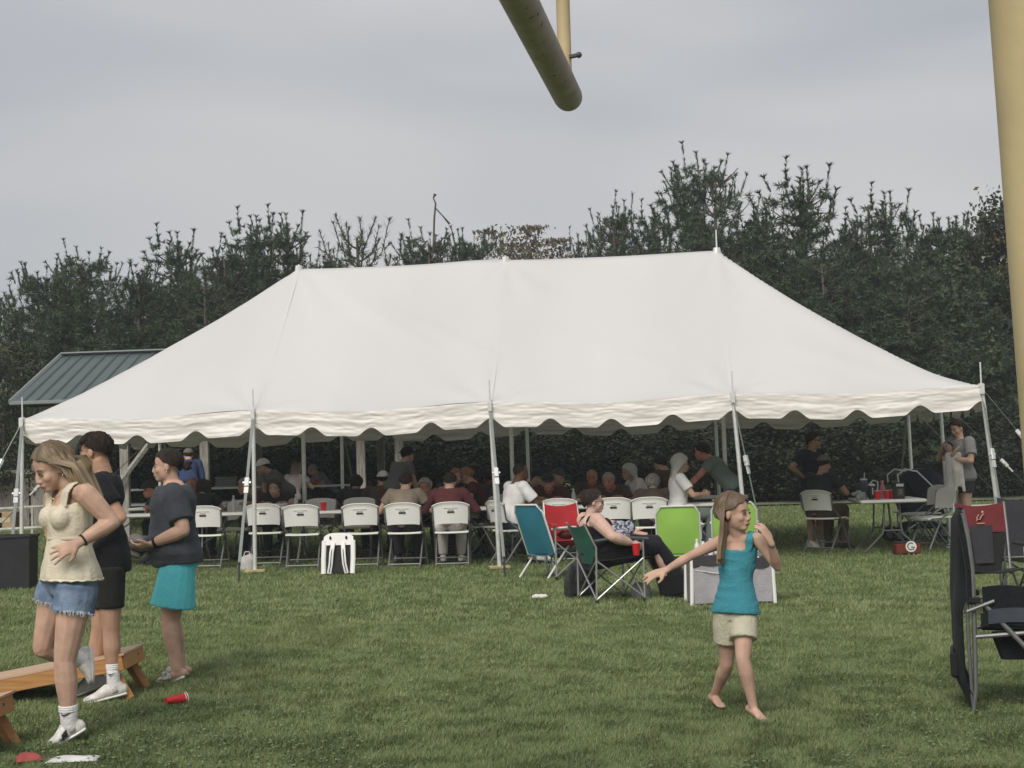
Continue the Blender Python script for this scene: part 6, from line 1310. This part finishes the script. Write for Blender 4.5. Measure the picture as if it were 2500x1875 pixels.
b = G(160, 1646); o = beanbag(b+V(0, -.02, .014), 'beanbag', 'x', cloth('bag_white', (.60, .59, .57)), .08, .27, h=.016); o.scale = (1, .55, 1); tag(o, 'flat white beanbag lying half sunk in the grass at the bottom left', 'beanbag')
t = cup(G(376, 1527)+V(-.05, 0, .038), 'crushed red cup lying on its side in the grass', (0, math.radians(86), .5), .125); t.scale = (.8, 1.08, 1.05)
# crushed: dent the shell
m_ = t.children[0].data
for v in m_.vertices: a = math.atan2(v.co.y, v.co.x); v.co.x *= 1-.22*math.sin(a*2+v.co.z*25)**2; v.co.y *= 1-.25*math.cos(a*3+v.co.z*18)**2*(v.co.z/.12)
# red rocker camp chair, facing us
burg = cloth('burgundy', (.13, .026, .028)); b = gp(2133, 14.4); t = thing('rocking_camp_chair', 'burgundy and black folding rocker chair with an emblem on its head rest', 'camp chair', b, rz_of((-.05, -1)))
def rk(z): return -.16-.30*(z-.42)
m = MB(); m.sheet(lambda a, d: ((2*a-1)*(.215-.0*d), rk(.72+.26*d)-.03*(1-(2*a-1)**2), .72+.26*d-.03*(1-(2*a-1)**2)*d**4), 12, 6, .014); hr = part(m, 'head_rest', burg, t, 60)
m = MB(); m.sheet(lambda a, d: ((2*a-1)*(.125+.09*d), rk(.36+.36*d)-.05*(1-(2*a-1)**2), .36+.36*d), 12, 8, .012); part(m, 'mesh_back', dkm, t, 60)
m = MB(); m.sheet(lambda a, d: ((2*a-1)*(.08+.02*d), rk(.45+.33*d)-.028-.04*0+.012, .45+.33*d), 6, 4, .006); part(m, 'lumbar_mesh', C['charcoal'], t, 60)
em = MB(); ey = rk(.86)+.002; em.tube([(-.035, ey, .885), (-.012, ey, .865), (.002, ey, .835), (.03, ey, .835)], [(.006, .004), (.012, .004), (.016, .004), (.008, .004)], 6, side=(0, 1, 0)); em.ell((-.022, ey, .90), (.010, .004, .011), n=8, m=6); em.tube([(-.035, ey+.012, .80), (.035, ey+.012, .80)], [(.004, .004)]*2, 5); em.tube([(.012, ey, .88), (.028, ey, .85), (.03, ey, .82)], .004, 5); part(em, 'emblem', mat('emblem_tan', (.50, .36, .28), .7, .2), hr)
m = MB(); m.sheet(lambda a, d: ((2*a-1)*.215, -.16+.46*d, .40+.03*d-.03*(1-(2*a-1)**2)), 10, 6, .014); part(m, 'seat', dkm, t, 60)
for k in (-1, 1):
    m = MB(); m.tube([(k*.20, -.10, .36), (k*.222, rk(.74), .74), (k*.222, rk(.98), .985)], .012, 8); part(m, 'back_post', grey_tube, t); m = MB(); m.box((k*.26, .06, .63), (.06, .40, .026), None, .008); part(m, 'armrest', dkm, t)
    m = MB(); m.tube([(k*.25, .22, .62), (k*.25, .24, .36)], .011, 8); part(m, 'arm_post', white_tube, t); m = MB(); m.tube([(k*.25, .24, .36), (k*.25, .10, .05), (k*.25, -.30, .02), (k*.25, -.42, .07)], .012, 8); part(m, 'rocker', grey_tube, t)
    m = MB(); m.tube([(k*.235, .30, .43), (k*.25, -.30, .04)], .012, 8); part(m, 'side_strut', grey_tube, t); m = MB(); m.tube([(k*.215, -.17, .44), (k*.25, .20, .05)], .012, 8); part(m, 'side_strut', grey_tube, t)
# black chair at the far right edge behind it
quad_chair(gp(2232, 15.4), (-.15, -1), 'black camp chair with grey seat cut by the right edge', C['charcoal'], C['midgrey'], grey_tube, dkm, .62, .98)
# big black rocker in profile, nearest at right
blk = cloth('rocker_black', (.012, .014, .016), .2, 5); b = G(2104, 1542); t = thing('rocking_camp_chair', 'large black camp chair with grey tube frame seen from the side at the right edge', 'camp chair', b, -.265); k_ = 1/369
u = lambda x, y, dy=0.0: ((x-2104+(1542-y)*.046)*k_, dy, (1542-y)*k_)
for dy, nm in ((-.02, 0), (.52, 1)):
    m = MB(); m.tube([u(2079, 1114, dy), u(2091, 1170, dy), u(2100, 1235, dy), u(2103, 1300, dy), u(2106, 1400, dy), u(2108, 1490, dy), u(2103, 1538, dy)], .0135, 9); part(m, 'rear_post', grey_tube, t); m = MB(); m.tube([u(2090, 1290, dy+.02), u(2093, 1400, dy+.02), u(2100, 1500, dy+.02), u(2104, 1538, dy+.02)], .010, 8); part(m, 'rear_leg', grey_tube, t)
    m = MB(); m.tube([u(2106, 1378, dy), u(2260, 1366, dy)], .0135, 8); part(m, 'seat_rail', grey_tube, t); m = MB(); m.tube([u(2122, 1306, dy-.02), u(2300, 1498, dy-.02)], .015, 8); part(m, 'front_leg', grey_tube, t); m = MB(); m.tube([u(2089, 1323, dy-.035), u(2145, 1301, dy-.035)], .011, 8); part(m, 'hinge_arm', grey_tube, t); m = MB(); m.box(u(2104, 1300, dy-.01), (.07, .04, .035), None, .006); part(m, 'joint', dkm, t)
def ux(x): return (x-2104+8)*k_
def prof(y, T): return float(np.interp(y, [t[0] for t in T], [t[1] for t in T]))
POST = [(1112, 2079), (1230, 2100), (1300, 2103), (1400, 2106), (1500, 2108), (1540, 2103)]; SLING = [(1112, 2066), (1125, 2057), (1268, 2056), (1400, 2062), (1470, 2066), (1500, 2079), (1536, 2098)]
def sling(a, d):                                   # black cloth slung between the two posts, bulging backwards
    y = 1536-424*d; xl = prof(y, SLING); xr = prof(y, POST); kf = min(1, max(0, (y-1262)/60))*(1 if y < 1490 else max(0, (1530-y)/40)); xr = xr*(1-kf)+(xl+20)*kf; bl = math.sin(math.pi*min(1, max(0, a)))**.6
    p = u(xr+(xl-xr)*bl+2.2*math.sin(a*16+d*5)*bl, y); return (p[0], -.01+.54*a, p[2]+.012*math.sin(a*9))
m = MB(); m.sheet(sling, 22, 26, .008); part(m, 'backrest', blk, t, 60)
m = MB(); m.sheet(lambda a, d: ((lambda y: (u(prof(y, POST)-4-10*math.sin(3.14*a), y)[0], -.03+.02*math.sin(a*7), u(0, y)[2]))(1118+190*d) if True else 0), 3, 8, .02); part(m, 'side_wing', blk, t, 60)
m = MB(); m.box((u(2064, 1441)[0], .26, u(0, 1441)[2]), (.05, .40, .155), None, .015); part(m, 'rear_pocket', dkm, t)
m = MB(); m.sheet(lambda a, d: (ux(2120+190*a), -.03+.56*d, u(0, 1352)[2]-.04*math.sin(3.14*d)-.02*a), 10, 8, .03); part(m, 'seat', blk, t, 60); m = MB(); m.sheet(lambda a, d: (ux(2124+190*a), -.035, u(0, 1356-84*d)[2]+.01*math.sin(a*7)), 12, 5, .02); part(m, 'side_panel', blk, t, 60)
m = MB(); m.sheet(lambda a, d: (ux(2134+180*a), -.052, u(0, 1350-30*d)[2]+.012*math.sin(a*5)), 12, 3, .012); part(m, 'side_band', cloth('band_slate', (.055, .062, .075)), t, 60)
m = MB(); m.rings([[V(*u(2142+dx_, 1384, y_)), V(*u(2290, 1380, y_)), V(*u(2290, 1430, y_)), V(*u(2160+dx_, 1430, y_))] for y_, dx_ in ((.06, 6), (.10, 0), (.40, 0), (.44, 6))]); part(m, 'under_pouch', blk, t, 30)
bake()
